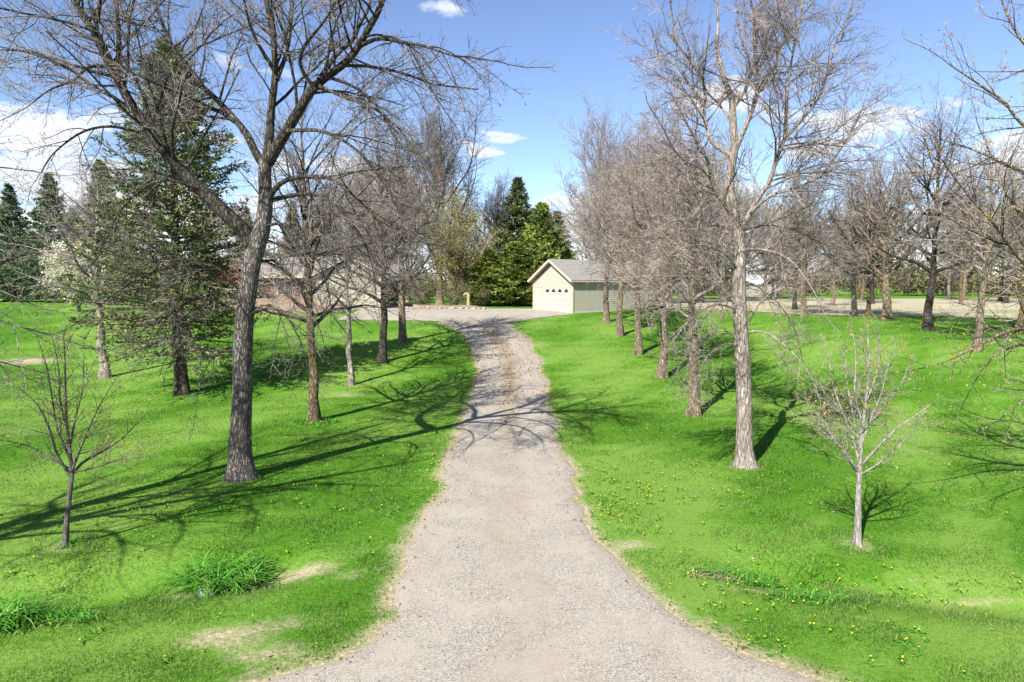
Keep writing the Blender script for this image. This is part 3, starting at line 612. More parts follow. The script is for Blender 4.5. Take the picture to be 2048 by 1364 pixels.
cp_(Et, (1214, 645), 'leafless brown trunked tree, farthest on the right of the drive', 1.05, G_ROW)
cp_(Bt, (210, 755), 'leafless pale trunked tree alone on the lawn left of the dark trunked spruce', (1.5, 1.5, 1.0), 'leafless trees on the left lawn')
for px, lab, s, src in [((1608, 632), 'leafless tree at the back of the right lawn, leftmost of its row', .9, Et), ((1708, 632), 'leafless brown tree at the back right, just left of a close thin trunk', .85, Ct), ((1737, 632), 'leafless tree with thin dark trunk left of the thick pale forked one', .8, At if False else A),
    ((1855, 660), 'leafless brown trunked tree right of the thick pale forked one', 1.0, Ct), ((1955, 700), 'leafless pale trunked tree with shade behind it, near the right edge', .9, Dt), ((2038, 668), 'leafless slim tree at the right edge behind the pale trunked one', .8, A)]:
    cp_(src, px, lab, s, G_R)
for x, y, lab, s, src in [(14.5, 80, 'tall leafless tree behind the middle of the garage roof', 1.2, Wt), (18.5, 86, 'tall leafless tree behind the far end of the garage', 1.15, Wt), (24, 90, 'tall leafless tree behind the right hand row, right of the garage', 1.15, Vt), (30, 96, 'leafless tree far behind the large pale tree', .95, Wt),
    (38, 100, 'leafless tree beyond the field, left of the thick forked trunk', .8, Vt), (47, 92, 'leafless tree beyond the dry field behind the back row', .8, Wt), (58, 88, 'leafless tree beyond the dry field at the far right', .85, Vt), (70, 90, 'rightmost leafless tree beyond the dry field', .9, Wt),
    (-15, 74, 'leafless tree behind the house, left of the vase shaped tree', .85, Wt), (-21, 80, 'leafless tree behind the grey house roof', .85, Vt), (-1.8, 77.5, 'leafless tree spreading above the conifers at the end of the drive', .82, Vt), (4.2, 84, 'small leafless tree between the tall conifer and the garage trees', .6, Wt),
    (11.8, 70, 'leafless tree just behind the garage ridge', .8, Wt), (17, 74, 'leafless tree close behind the right half of the garage', .85, Vt), (21.5, 78, 'leafless tree behind the garage, between two taller ones', .9, Wt), (27, 84, 'leafless tree behind the wide pale crown', .85, Vt), (34, 92, 'leafless tree at the left end of the far side of the field', .85, Wt), (42, 108, 'leafless tree in front of the far pale roofed shed', .7, Wt), (53, 104, 'leafless tree far behind the back row on the right', .8, Vt), (64, 100, 'leafless tree deep in the far right scrub', .8, Wt), (79, 104, 'leafless tree at the far right end of the scrub', .85, Vt),
    (-12.5, 82, 'leafless tree between the house and the vase shaped tree', .9, Wt), (-17.5, 86, 'leafless tree behind the right end of the house roof', .8, Vt), (-26, 92, 'leafless tree far behind the house', .75, Wt), (-6.0, 84, 'leafless tree far behind the yellow green tree', .72, Wt), (-35, 90, 'leafless tree behind the tall thin spruce', .7, Vt),
    (24, 58, 'leafless tree on the near field edge, right of the large pale trunk', .8, Ct), (31, 66, 'leafless tree in the dry field behind the leftmost of the back row', .85, Et), (39, 74, 'leafless tree in the dry field behind the thick forked trunk', .85, Ct), (46, 70, 'leafless tree in the dry field, second from the right edge', .9, A), (55, 76, 'leafless tree in the dry field near the right edge', .95, Ct), (49, 60, 'leafless tree on the field edge at the far right', .85, Et), (35, 84, 'leafless tree at the back of the dry field, left part', .95, Et), (60, 84, 'leafless tree at the back of the dry field, right part', 1.0, Ct), (44, 86, 'leafless tree at the back of the dry field, middle', .95, A),
    (-44, 72, 'leafless tree behind the white flowering tree', .7, Wt)]:
    cp_(src, None, lab, s, G_B, loc=(x, y))

# ---- conifers
def conifer(seed, H, wid, rt, clear=.06, nw=34, nb=6, tuft=.16, per=9, bl=10, power=.85, lift=.25, sparse=0., low_dead=0.):
    tr = Tree(seed); rng = tr.rng
    P = np.c_[np.cumsum(rng.normal(0, .012, 20)), np.cumsum(rng.normal(0, .012, 20)), np.linspace(-.3, H, 20)]; Rr = rt*(1-.96*np.linspace(0, 1, 20)); Rr[0] *= 1.3
    z = H*(clear+(1-clear)*np.linspace(0, .985, nw)**.95); z = np.repeat(z, nb)+rng.normal(0, H*.008, nw*nb); n = len(z)
    f = np.clip((z/H-clear)/(1-clear), 0, 1); az = np.arange(n)*2.399+rng.random(n)*.5
    L = wid*np.clip((1-f)**power, .03, 1)*np.clip(.62+.5*np.minimum(f*5, 1), 0, 1)*rng.uniform(.65, 1.12, n)
    el = R(-14)+R(50)*f+rng.normal(0, .09, n); D = np.c_[np.cos(az)*np.cos(el), np.sin(az)*np.cos(el), np.sin(el)]
    p0 = np.c_[np.interp(z, P[:, 2], P[:, 0]), np.interp(z, P[:, 2], P[:, 1]), z]
    PB, RB = tr.grow(p0, D, L, np.maximum(.012*L+.006, .008), 6, .06, np.full(n, lift), .3)
    p, D, Lc, r = tr.kids(PB, RB, max(wid/bl/1.6, .12), .15, 1., (R(35), R(62)), .42, wid*.4, .12, nmax=bl, taper=.75)
    D[:, 2] = D[:, 2]*.45-.08; D = norm(D)
    P3, R3 = tr.grow(p, D, Lc, np.maximum(r, .005), 3, .08, np.full(len(p), .12), .5)
    # needle tufts along branchlets and branch ends
    def along(Q, m, t0=0.):
        k = Q.shape[1]-1; t = (t0+(1-t0)*rng.random((len(Q), m)))*k; i = np.minimum(t.astype(int), k-1); fr = (t-i)[..., None]; ar = np.arange(len(Q))[:, None]
        return (Q[ar, i]*(1-fr)+Q[ar, i+1]*fr).reshape(-1, 3), np.repeat(norm(Q[:, -1]-Q[:, 0]), m, 0)
    c1, d1 = along(P3, per); c2, d2 = along(PB, per*2, .35); C = np.concatenate([c1, c2]); Dn = np.concatenate([d1, d2])
    if sparse or low_dead:
        hz = C[:, 2]/H; keep = rng.random(len(C)) > np.clip(sparse+low_dead*(1-hz*1.9), 0, .97); C, Dn = C[keep], Dn[keep]
    m = len(C); Dn = norm(Dn*.9+rng.normal(0, .55, (m, 3))+np.array([0, 0, .12]))
    V, F = leaves(C, Dn, tuft*rng.uniform(.6, 1.4, m), tuft*.34*rng.uniform(.6, 1.4, m), rng, .2)
    clump = .5+.22*np.sin(C[:, 0]*2.1+C[:, 2]*1.3)+.15*np.sin(C[:, 1]*3.1-C[:, 2]*2.2)
    return (P, Rr), (PB, RB), (P3, R3), (V, F, np.repeat(np.clip(clump+rng.normal(0, .2, m), 0, 1), 4)), rng
def put_conifer(label, base, data, bk, nm, group, twm='twig_dead'):
    (P, Rr), (PB, RB), (P3, R3), (V, F, tn), rng = data
    t_ = thing('conifer_tree', label, 'tree', base, 0, group)
    v, f = tube(P[None], Rr[None], 12, .03, rng); link('trunk', mesh_np('trunk', v, f, M[bk]), t_)
    v, f = join([tube(PB, RB, 4), tube(P3, R3, 3)]); link('branches', mesh_np('branches', v, f, M[twm]), t_)['kind'] = 'stuff'
    link('needles', mesh_np('needles', V, F, M[nm], tn), t_)['kind'] = 'stuff'
    return t_
G_C = 'conifers around the yard'
b0 = ground(363, 788)
put_conifer('tall spruce with dark bare lower trunk and thin brown lower boughs', b0, conifer(201, 15.4, 5.2, .33, clear=.13, nw=52, nb=7, tuft=.20, per=12, bl=12, low_dead=.66, power=.68), 'spruce_bark', 'needles_green', G_C)
gz = lambda x, y: np.array([x, y, float(terrain(x, y))])
S1 = put_conifer('full blue green spruce, tallest of those at the far left', gz(-53.5, 80), conifer(202, 14.8, 4.0, .25, nw=40, nb=7, tuft=.34, per=8, bl=9), 'spruce_bark', 'needles_blue', G_C)
S2 = put_conifer('dark green spruce with pointed top behind the conifers right of the drive', gz(.6, 76), conifer(203, 13.6, 3.4, .22, nw=38, nb=7, tuft=.34, per=8, bl=9), 'spruce_bark', 'needles_soft', G_C)
S3 = put_conifer('yellow green cedar beside the left corner of the garage', gz(3.0, 70), conifer(204, 10.2, 3.0, .2, clear=.08, nw=34, nb=7, tuft=.30, per=8, bl=9, power=.6, lift=.5), 'spruce_bark', 'needles_cedar', G_C)
def cpc(src, x, y, s, label): return copy_tree(src, label, gz(x, y), rs.random()*6, s, G_C)
S1.scale = (1.25, 1.25, 1.0); S2.scale = (1.6, 1.6, 1.0); S3.scale = (1.35, 1.35, 1.0)
cpc(S1, -59.5, 82, (1.15, 1.15, .93), 'blue green spruce left of the tallest far left spruce'); cpc(S1, -65, 80, (1.2, 1.2, 1.0), 'leftmost blue green spruce at the frame edge'); cpc(S1, -45, 76, (1.2, 1.2, 1.05), 'blue green spruce right of the far left pair, behind the flowering tree')
cpc(S2, -49, 84, .8, 'shorter spruce squeezed between the far left spruces'); cpc(S2, -56, 88, .85, 'spruce half hidden behind the tallest far left spruce')
cpc(S2, -33, 86, .85, 'dark spruce behind the left end of the house'); cpc(S2, -28, 88, .92, 'dark spruce behind the house roof, second from its left end'); cpc(S2, -23.5, 90, .8, 'dark spruce behind the middle of the house'); cpc(S2, -18, 90, .85, 'dark spruce behind the right end of the house'); cpc(S2, -38, 84, .9, 'dark spruce behind the tall thin spruce')
cpc(S3, .3, 68.5, (1.3, 1.3, .62), 'low bushy cedar left of the garage cedar'); cpc(S3, -2.3, 69, (1.3, 1.3, .55), 'low dark cedar beside the carved wooden post'); cpc(S2, 4.8, 74, (1.2, 1.2, .72), 'small dark spruce behind the garage cedar')

# ---- leafy trees and shrubs
def leafy(name, label, cat, base, seed, H, rad, cz, n, size, mat, group=None, clumps=40, stems=5, flat=.8, rt=.08, bark_='tan_bark', shell=.55, low=0):
    rng = np.random.default_rng(seed); tr = Tree(seed); t_ = thing(name, label, cat, base, 0, group)
    u = norm(rng.normal(0, 1, (clumps, 3))); c = u*(shell+(1-shell)*rng.random((clumps, 1)))*np.array([rad, rad, rad*flat])+np.array([0, 0, cz]); c[:, 2] = np.maximum(c[:, 2], low+.15)
    # stems curve up to the clumps
    a = rng.random(clumps)*6.28; p0 = np.zeros((clumps, 3)); p0[:, 2] = H*rng.uniform(.02, .3, clumps)
    s = np.linspace(0, 1, 7)[None, :, None]; midp = p0*.5+c*.5; midp[:, :2] *= .7; midp[:, 2] += .1*rad
    PB = p0[:, None]*(1-s)**2+2*midp[:, None]*s*(1-s)+c[:, None]*s*s; PB = PB+rng.normal(0, .02*rad, PB.shape)*s; RB = np.linspace(rt*.45, rt*.08, 7)[None]*np.ones((clumps, 1))
    Pt = np.array([[0, 0, -.3], [0, 0, 0], [rng.normal(0, .03), 0, H*.15], [rng.normal(0, .05), .02, H*.34]])[None]
    v, f = tube(Pt, np.array([[rt*1.2, rt, rt*.85, rt*.5]]), 9, .03, rng); link('trunk', mesh_np('trunk', v, f, M[bark_]), t_)
    q, D, L, r = tr.kids(PB, RB, rad*.12, .3, 1., (R(25), R(65)), .3, rad*.5, .1)
    P3, R3 = tr.grow(q, D, L, np.maximum(r, .006), 3, .15, np.full(len(q), .3), .4)
    v, f = join([tube(PB, RB, 5), tube(P3, R3, 3)]); link('branches', mesh_np('branches', v, f, M['twig_dead'] if bark_ != 'tan_bark' else M['twig_brown']), t_)['kind'] = 'stuff'
    # leaves hang round twig points
    k = rng.integers(0, len(P3), n); tt = rng.random((n, 1)); C = P3[k, 1]*(1-tt)+P3[k, 3]*tt+rng.normal(0, size*1.1, (n, 3))
    V, F = leaves(C, norm(rng.normal(0, 1, (n, 3))+np.array([0, 0, .3])), size*rng.uniform(.6, 1.4, n), size*.55*rng.uniform(.6, 1.4, n), rng)
    link('leaves', mesh_np('leaves', V, F, mat, np.repeat(np.clip(rng.normal(.5, .25, n), 0, 1), 4)), t_)['kind'] = 'stuff'
    return t_
b_ = ground(158, 624)
leafy('flowering_tree', 'round white flowering tree on the far left lawn', 'tree', b_, 301, 5.5, 3.1, 3.6, 24000, .17, M['blossom'], clumps=80, rt=.16, flat=.85, bark_='dark_bark', low=1.3)
leafy('leafy_tree', 'yellow green tree just leafing out behind the carved wooden post', 'tree', gz(-5.6, 69), 302, 11.5, 4.4, 6.8, 17000, .17, M['leaf_spring'], clumps=70, rt=.22, flat=1.05, low=1.5)
leafy('shrub', 'dark red leaved shrub in front of the house roof, beside the great forked trunk', 'shrub', gz(-25.8, 63.5), 303, 3.6, 2.2, 3.2, 7000, .14, M['leaf_red'], clumps=50, rt=.09, bark_='dark_bark', group='shrubs by the house')
G_S = 'shrubs by the house'
sh = leafy('shrub', 'brown twiggy shrub on the bank left of the carved wooden post', 'shrub', gz(-5.4, 66), 304, 3.0, 2.0, 1.5, 3500, .11, M['leaf_wood'], clumps=60, rt=.05, bark_='dark_bark', group=G_S, flat=.75)
for x, y, s, lab in [(-8.6, 67, 1.15, 'brown shrub in the middle of the bank below the house garage'), (-11.8, 68.5, 1.0, 'brown shrub at the right corner of the house garage'), (-2.6, 67.5, .8, 'small brown shrub right behind the carved wooden post'), (-27.5, 61.5, 1.0, 'brown shrub at the left end of the stony bank'), (-30.5, 63, 1.25, 'large brown shrub left of the house')]:
    copy_tree(sh, lab, gz(x, y), rs.random()*6, s, G_S)
# far woods beyond the field
rng = np.random.default_rng(9); cl_n = 900
cx = rng.uniform(-32, 190, cl_n); cy = 122+rng.random(cl_n)*24; hh = 3.0+rng.random(cl_n)**2*6.5+1.4*np.sin(cx*.11)
n_ = 66000; k = rng.integers(0, cl_n, n_); u3 = norm(rng.normal(0, 1, (n_, 3)))*rng.random((n_, 1))**.4
C = np.c_[cx[k]+u3[:, 0]*2.2, cy[k]+u3[:, 1]*2, terrain(cx[k], cy[k])+hh[k]*.5*(1+u3[:, 2])+.1]
V, F = leaves(C, norm(rng.normal(0, 1, (n_, 3))+np.array([0, 0, .6])), rng.uniform(.4, 1.2, n_), rng.uniform(.08, .42, n_), rng)
tag(link('far_wood', mesh_np('far_wood', V, F, M['leaf_wood'], np.repeat(np.clip(.45+.3*np.sin(cx[k]*.7)+rng.normal(0, .18, n_), 0, 1), 4))), 'brown and green scrubby wood beyond the dry field', 'wood', kind='stuff')
cxl = rng.uniform(-150, -28, 360); cyl = 96+rng.random(360)*22; k = rng.integers(0, 360, 24000); u3 = norm(rng.normal(0, 1, (24000, 3)))*rng.random((24000, 1))**.4
C = np.c_[cxl[k]+u3[:, 0]*2.4, cyl[k]+u3[:, 1]*2.4, terrain(cxl[k], cyl[k])+3.2*(1+u3[:, 2])+.1]
V, F = leaves(C, norm(rng.normal(0, 1, (24000, 3))+np.array([0, 0, .6])), rng.uniform(.5, 1.3, 24000), rng.uniform(.15, .5, 24000), rng)
tag(link('far_wood', mesh_np('far_wood', V, F, M['leaf_wood'], np.repeat(np.clip(rng.normal(.4, .2, 24000), 0, 1), 4))), 'dark scrubby wood behind the far left spruces', 'wood', kind='stuff')

# ================================================================== BUILDINGS
def paint(name, c, rough=.6, var=.08, sc_=3):
    m, t, b = new_mat(name); f = noise(t, coords(t), sc_, 5, .65)
    t.links.new(ramp(t, f, [(.3, tuple(v*(1-var) for v in c)), (.7, tuple(min(1, v*(1+var)) for v in c))]), b.inputs['Base Color']); b.inputs['Roughness'].default_value = rough; return m
M['siding'] = paint('siding', (.375, .345, .27)); M['trim'] = paint('trim', (.46, .40, .31)); M['door_paint'] = paint('door_paint', (.42, .375, .32), .5, .04)
M['soffit'] = paint('soffit', (.45, .36, .24)); M['glass'] = paint('glass', (.02, .025, .03), .08, .2); M['concrete'] = paint('concrete', (.45, .42, .39), .9, .12)
M['brick'] = paint('brick', (.27, .17, .12), .9, .25, 9); M['house_siding'] = paint('house_siding', (.36, .33, .26)); M['white_trim'] = paint('white_trim', (.55, .53, .49)); M['house_trim'] = paint('house_trim', (.52, .42, .27))
M['stone'] = paint('stone', (.33, .28, .235), .95, .2, 4); M['wood_post'] = paint('wood_post', (.36, .245, .125), .8, .25, 6); M['weathered_wood'] = paint('weathered_wood', (.30, .27, .23), .9, .2, 6); M['steel_roof'] = paint('steel_roof', (.42, .43, .45), .35, .05); M['metal'] = paint('metal', (.4, .41, .42), .45, .2, 6)
m, t, b = new_mat('shingles'); v = coords(t); br = N(t, 'ShaderNodeTexNoise', i_Scale=7.0, i_Detail=6.0, i_Roughness=.75); t.links.new(v, br.inputs['Vector'])
t.links.new(ramp(t, br.outputs[0], [(.3, (.17, .15, .135)), (.5, (.25, .225, .205)), (.7, (.33, .30, .275))]), b.inputs['Base Color']); b.inputs['Roughness'].default_value = .95; M['shingles'] = m
def lap_wall(mb, p, q, z0, top, board=.17):
    """lap siding between ground points p,q (left to right seen from outside), top(s) height at fraction s"""
    p, q = Vector(p), Vector(q); d = (q-p); out = Vector((d.y, -d.x, 0)).normalized(); L = d.length
    z = z0; ss = np.linspace(0, 1, 41)
    while z < max(top(s) for s in ss):
        ok0 = [s for s in ss if top(s) > z+.01]
        if not ok0: break
        a, b2 = min(ok0), max(ok0); z1 = z+board
        ok1 = [s for s in ss if top(s) >= z1-.02]; a1, b1 = (min(ok1), max(ok1)) if ok1 else ((a+b2)/2, (a+b2)/2)
        zt = min(z1, max(top(s) for s in ss))
        P = lambda s, zz, o: (p+d*s+out*o)+Vector((0, 0, zz))
        mb.quad(P(a, z, .022), P(b2, z, .022), P(b1, zt, .004), P(a1, zt, .004)); mb.quad(P(a, z, 0), P(b2, z, 0), P(b2, z, .022), P(a, z, .022))
        z = z1
def shingle_roof(mb, e0, e1, r1, r0, rows, th=.022):
    """courses from eave e0-e1 to ridge r0-r1, each course proud of the next"""
    e0, e1, r0, r1 = map(Vector, (e0, e1, r0, r1)); nrm = (e1-e0).cross(r0-e0).normalized()
    if nrm.z < 0: nrm = -nrm
    for i in range(rows):
        a, b2 = i/rows, (i+1)/rows
        p = [e0.lerp(r0, a), e1.lerp(r1, a), e1.lerp(r1, b2+.02 if i < rows-1 else b2), e0.lerp(r0, b2+.02 if i < rows-1 else b2)]
        mb.quad(p[0]+nrm*(th+.004), p[1]+nrm*(th+.004), p[2]+nrm*.004, p[3]+nrm*.004); mb.quad(p[0], p[1], p[1]+nrm*(th+.004), p[0]+nrm*(th+.004))
# ---- garage: local x along the gable front (left to right seen from outside), y goes back
GA = R(54); near = np.array([5.05, 57.0]); Wg, Lg, Hg, Rg = 5.3, 9.0, 2.66, 1.78
org = near+Wg*np.array([-math.cos(GA), math.sin(GA)])
gb = thing('garage', 'small tan garage with gabled front and arched door windows at the end of the drive', 'garage', (org[0], org[1], float(terrain(near[0], near[1]))+.02), -GA)
mb = MB(); mb.box(-.05, Wg+.05, -.05, Lg+.05, -.5, .10); mb.build('foundation', M['concrete'], gb)
apex = lambda s: Hg+Rg*(1-abs(2*s-1))*(Wg/(Wg+.6))
mb = MB(); lap_wall(mb, (0, 0, 0), (Wg, 0, 0), .08, apex); lap_wall(mb, (Wg, 0, 0), (Wg, Lg, 0), .08, lambda s: Hg); lap_wall(mb, (Wg, Lg, 0), (0, Lg, 0), .08, apex); lap_wall(mb, (0, Lg, 0), (0, 0, 0), .08, lambda s: Hg)
mb.build('siding', M['siding'], gb)
mb = MB(); mb.hexa([(.01, .01, .05), (Wg-.01, .01, .05), (Wg-.01, .01, Hg), (Wg/2, .01, Hg+Rg-.3), (.01, .01, Hg)], [(.01, Lg-.01, .05), (Wg-.01, Lg-.01, .05), (Wg-.01, Lg-.01, Hg), (Wg/2, Lg-.01, Hg+Rg-.3), (.01, Lg-.01, Hg)]); mb.build('wall', M['siding'], gb)
ov, fo = .30, .42; ze = Hg-.02; zr = Hg+Rg; sl = (zr-ze)/(Wg/2+ov)
rf = MB()
for s in (0, 1):
    xe = -ov if s == 0 else Wg+ov; xm = Wg/2
    rf.hexa([(xe, -fo, ze), (xm, -fo, zr), (xm, -fo, zr+.09), (xe, -fo, ze+.09)], [(xe, Lg+fo, ze), (xm, Lg+fo, zr), (xm, Lg+fo, zr+.09), (xe, Lg+fo, ze+.09)])
ro = rf.build('roof', M['soffit'], gb)
mb = MB()
for s in (0, 1):
    xe = -ov-.03 if s == 0 else Wg+ov+.03
    shingle_roof(mb, (xe, -fo-.03, ze+.09), (xe, Lg+fo+.03, ze+.09), (Wg/2, Lg+fo+.03, zr+.115), (Wg/2, -fo-.03, zr+.115), 16)
o = mb.build('shingles', M['shingles'], ro); o['kind'] = 'stuff'
for s in (0, 1):
    xe = -ov if s == 0 else Wg+ov
    MB().beam((xe, -fo-.015, ze+.0), (Wg/2, -fo-.015, zr+.0), (.03, .2), (0, 0, 1)).build('rake_board', M['trim'], ro)
    MB().box(xe-.02, xe+.02, -fo, Lg+fo, ze-.07, ze+.1).build('fascia', M['trim'], ro)
    MB().box(-.06 if s == 0 else Wg+.001, 0 if s == 0 else Wg+.06, -.045, .07, .06, Hg-.02).build('corner_trim', M['trim'], gb)
# overhead door with four sections and arched panes
dx0, dx1, dh = 1.6, 5.0, 2.12
dr_ = MB().box(dx0, dx1, -.035, .05, .09, dh).build('overhead_door', M['door_paint'], gb)
for i in range(4):
    z0 = .10+i*(dh-.10)/4
    MB().box(dx0+.015, dx1-.015, -.058, -.03, z0+.012, z0+(dh-.1)/4-.012).build('door_section', M['door_paint'], dr_)
mb = MB()
MB().box(dx0-.13, dx0, -.05, .03, .09, dh+.13).build('door_jamb', M['trim'], gb); MB().box(dx1, dx1+.13, -.05, .03, .09, dh+.13).build('door_jamb', M['trim'], gb)
MB().box(dx0-.002, dx1+.002, -.075, .03, dh+.002, dh+.14).build('door_header', M['trim'], gb)
for i in range(4):
    c = dx0+.45+i*(dx1-dx0-.9)/3; mb = MB(); pts = [(c+.25*math.cos(a), dh-.40+.27*math.sin(a)) for a in np.linspace(0, math.pi, 9)]
    mb.hexa([(x, -.064, z) for x, z in pts], [(x, -.05, z) for x, z in pts]); mb.build('arched_window', M['glass'], dr_)
wd = MB().box(.38, 1.02, -.045, .03, .09, 2.02).build('side_door', M['door_paint'], gb); MB().box(.90, .95, -.09, -.045, .95, 1.0).build('handle', M['metal'], wd)
for a, b2 in ((.29, .378), (1.022, 1.11)): MB().box(a, b2, -.04, .03, .09, 2.1).build('door_jamb', M['trim'], gb)
MB().box(.29, 1.11, -.06, .03, 2.102, 2.19).build('door_header', M['trim'], gb)
# ---- house behind the left row
hz = float(terrain(-20, 66))+.45
hs = thing('house', 'low house with grey shingled roof and brown wall behind the left row of trees', 'house', (-26.5, 65, hz), R(4))
HW, HL = 9.0, 8.0
MB().box(0, HW, 0, HL, -.6, 2.55).build('wall', M['brick'], hs)
rf = MB().hexa([(-.6, -.7, 2.5), (-.6, HL/2, 4.45), (-.6, HL+.7, 2.5)], [(HW+6.6, -.7, 2.5), (HW+6.6, HL/2, 4.45), (HW+6.6, HL+.7, 2.5)]); ro = rf.build('roof', M['house_trim'], hs)
mb = MB(); shingle_roof(mb, (-.65, -.75, 2.55), (HW+6.65, -.75, 2.55), (HW+6.65, HL/2, 4.53), (-.65, HL/2, 4.53), 20); shingle_roof(mb, (-.65, HL+.75, 2.55), (HW+6.65, HL+.75, 2.55), (HW+6.65, HL/2, 4.53), (-.65, HL/2, 4.53), 20)
mb.build('shingles', M['shingles'], ro)['kind'] = 'stuff'
MB().box(-.66, HW-.2, -.78, -.74, 2.36, 2.6).build('fascia', M['house_trim'], ro)
for x in (1.2, 4.2, 6.8):
    wn = MB().box(x-.08, x+1.38, -.03, .05, .75, 2.1).build('window', M['white_trim'], hs)
    for k in (0, 1): MB().box(x+.0+k*.68, x+.62+k*.68, -.045, -.02, .83, 2.02).build('pane', M['glass'], wn)
# front gabled wing
gx0, gx1, gy = HW-.4, HW+5.6, -4.0
MB().hexa([(gx0, gy, -.6), (gx1, gy, -.6), (gx1, gy, 2.6), ((gx0+gx1)/2, gy, 4.1), (gx0, gy, 2.6)], [(gx0, 1, -.6), (gx1, 1, -.6), (gx1, 1, 2.6), ((gx0+gx1)/2, 1, 4.1), (gx0, 1, 2.6)]).build('wing_wall', M['house_siding'], hs)
mb = MB(); lap_wall(mb, (gx0, gy-.002, 0), (gx1, gy-.002, 0), -.3, lambda s: 2.6+1.5*(1-abs(2*s-1)), .2); lap_wall(mb, (gx1+.002, gy, 0), (gx1+.002, 1, 0), -.3, lambda s: 2.6, .2); mb.build('wing_siding', M['house_siding'], hs)
gm = (gx0+gx1)/2; wr = MB()
for s in (-1, 1):
    xe = gm+s*3.6; wr.hexa([(xe, gy-.5, 2.34), (gm, gy-.5, 4.14), (gm, gy-.5, 4.26), (xe, gy-.5, 2.46)], [(xe, 3, 2.34), (gm, 3, 4.14), (gm, 3, 4.26), (xe, 3, 2.46)])
wo_ = wr.build('wing_roof', M['white_trim'], hs); mb = MB()
for s in (-1, 1):
    xe = gm+s*3.63; shingle_roof(mb, (xe, gy-.53, 2.46), (xe, 3, 2.46), (gm, 3, 4.28), (gm, gy-.53, 4.28), 12)
mb.build('shingles', M['shingles'], wo_)['kind'] = 'stuff'
gd = MB().box(gm-2.2, gm+2.2, gy-.05, gy+.05, -.3, 2.0).build('garage_door', M['house_siding'], hs)
for i in range(4): MB().box(gm-2.15, gm+2.15, gy-.075, gy-.04, -.28+i*.57, .26+i*.57).build('door_section', M['house_siding'], gd)
# stony bank in front of the house: loose stones
m, t, b = new_mat('leaf_litter'); g = geo_pos(t); t.links.new(ramp(t, noise(t, g, 6, 6, .75), [(.3, (.10, .062, .036)), (.5, (.22, .16, .105)), (.68, (.38, .30, .215))]), b.inputs['Base Color']); b.inputs['Roughness'].default_value = 1; bump(t, b, noise(t, g, 9, 5), .8, .1); M['litter'] = m
bx_ = np.linspace(-27, -2.2, 70); bt = np.linspace(0, 1, 8); B0 = AP_TOP(bx_)-.6-5.0*sstep(-19, -24, bx_); XB = np.broadcast_to(bx_[:, None], (70, 8)); YB_ = B0[:, None]+bt[None]*(3.2+0*bx_[:, None])
YB_ = np.where(XB < -15, 57.2+(XB+27)*.18+bt[None]*5.4, B0[:, None]+bt[None]*2.2)
ZB = terrain(XB, YB_)+.03+np.where(XB < -15, .9, .22)*sstep(0, .8, bt)[None]*sstep(-27, -25.5, XB)*(1-sstep(-3.5, -2.2, XB))+.03*np.sin(XB*3+YB_*2)
ii = (np.arange(69)[:, None]*8+np.arange(7)[None]).ravel()
tag(link('bank', mesh_np('bank', np.stack([XB, YB_, ZB], -1).reshape(-1, 3), np.stack([ii, ii+8, ii+9, ii+1], 1), M['litter'])), kind='structure')
def rock_mesh(seed, mat):
    rng = np.random.default_rng(seed); import bmesh
    bm = bmesh.new(); bmesh.ops.create_icosphere(bm, subdivisions=1, radius=1)
    for v in bm.verts: v.co *= rng.uniform(.72, 1.15); v.co.z *= .62
    me = bpy.data.meshes.new('stone'); bm.to_mesh(me); bm.free(); me.materials.append(mat); return me
rocks = [rock_mesh(s, M['stone']) for s in range(4)]; rng = np.random.default_rng(60)
for i in range(26):
    x = -12.5+i*.40+rng.normal(0, .06); y = float(AP_TOP(x))-.75+rng.normal(0, .12); s = rng.uniform(.13, .26)
    o = link('stone', rocks[i % 4], None, (x, y, float(terrain(x, y))+s*.4), (0, 0, rng.random()*6)); o.scale = (s, s, s)
    tag(o, 'small pale stone in the border edging the far side of the gravel', 'stone', 'edging stones along the far side of the gravel')
# ---- carved wooden post by the conifers
pb = ground(937, 612); pb = np.array([-4.1, 64.6, float(terrain(-4.1, 64.6))])
po = thing('carved_post', 'tan carved wooden post with a figure jutting left at its top', 'post', pb, 0); po.scale = (.85, .85, .88)
rng = np.random.default_rng(4); k = 14; P = np.c_[rng.normal(0, .012, k), rng.normal(0, .012, k), np.linspace(-.3, 1.45, k)]; v, f = tube(P[None], np.interp(P[:, 2], [-.3, 0, .3, .9, 1.3, 1.45], [.30, .26, .21, .18, .20, .10])[None], 12, .05, rng); link('shaft', mesh_np('shaft', v, f, M['wood_post']), po)
P = crom([(.05, 0, 1.28), (-.1, -.02, 1.46), (-.32, -.05, 1.50), (-.52, -.06, 1.40), (-.62, -.06, 1.28)], 12); v, f = tube(P[None], np.array([.12, .15, .16, .15, .14, .13, .13, .12, .10, .08, .06, .02])[None], 10, .06, rng); link('figure', mesh_np('figure', v, f, M['wood_post']), po)
# ---- wire fence left of the garage
fn = thing('wire_fence', 'thin wire fence with weathered posts left of the garage', 'fence', gz(-1, 72), 0)
for i in range(6):
    k = 5; q = gz(-2+i*1.8, 72.5)-np.array([-1, 72, float(terrain(-1, 72))]); v, f = tube(np.array([[[q[0], q[1], z] for z in np.linspace(-.3, 1.5, k)]]), np.full((1, k), .07), 8, .03, rng); link('post', mesh_np('post', v, f, M['weathered_wood']), fn)
for z in (.35, .8, 1.25): MB().beam((-1.2, .5, z), (8.2, .5, z), (.015, .015)).build('wire', M['metal'], fn)
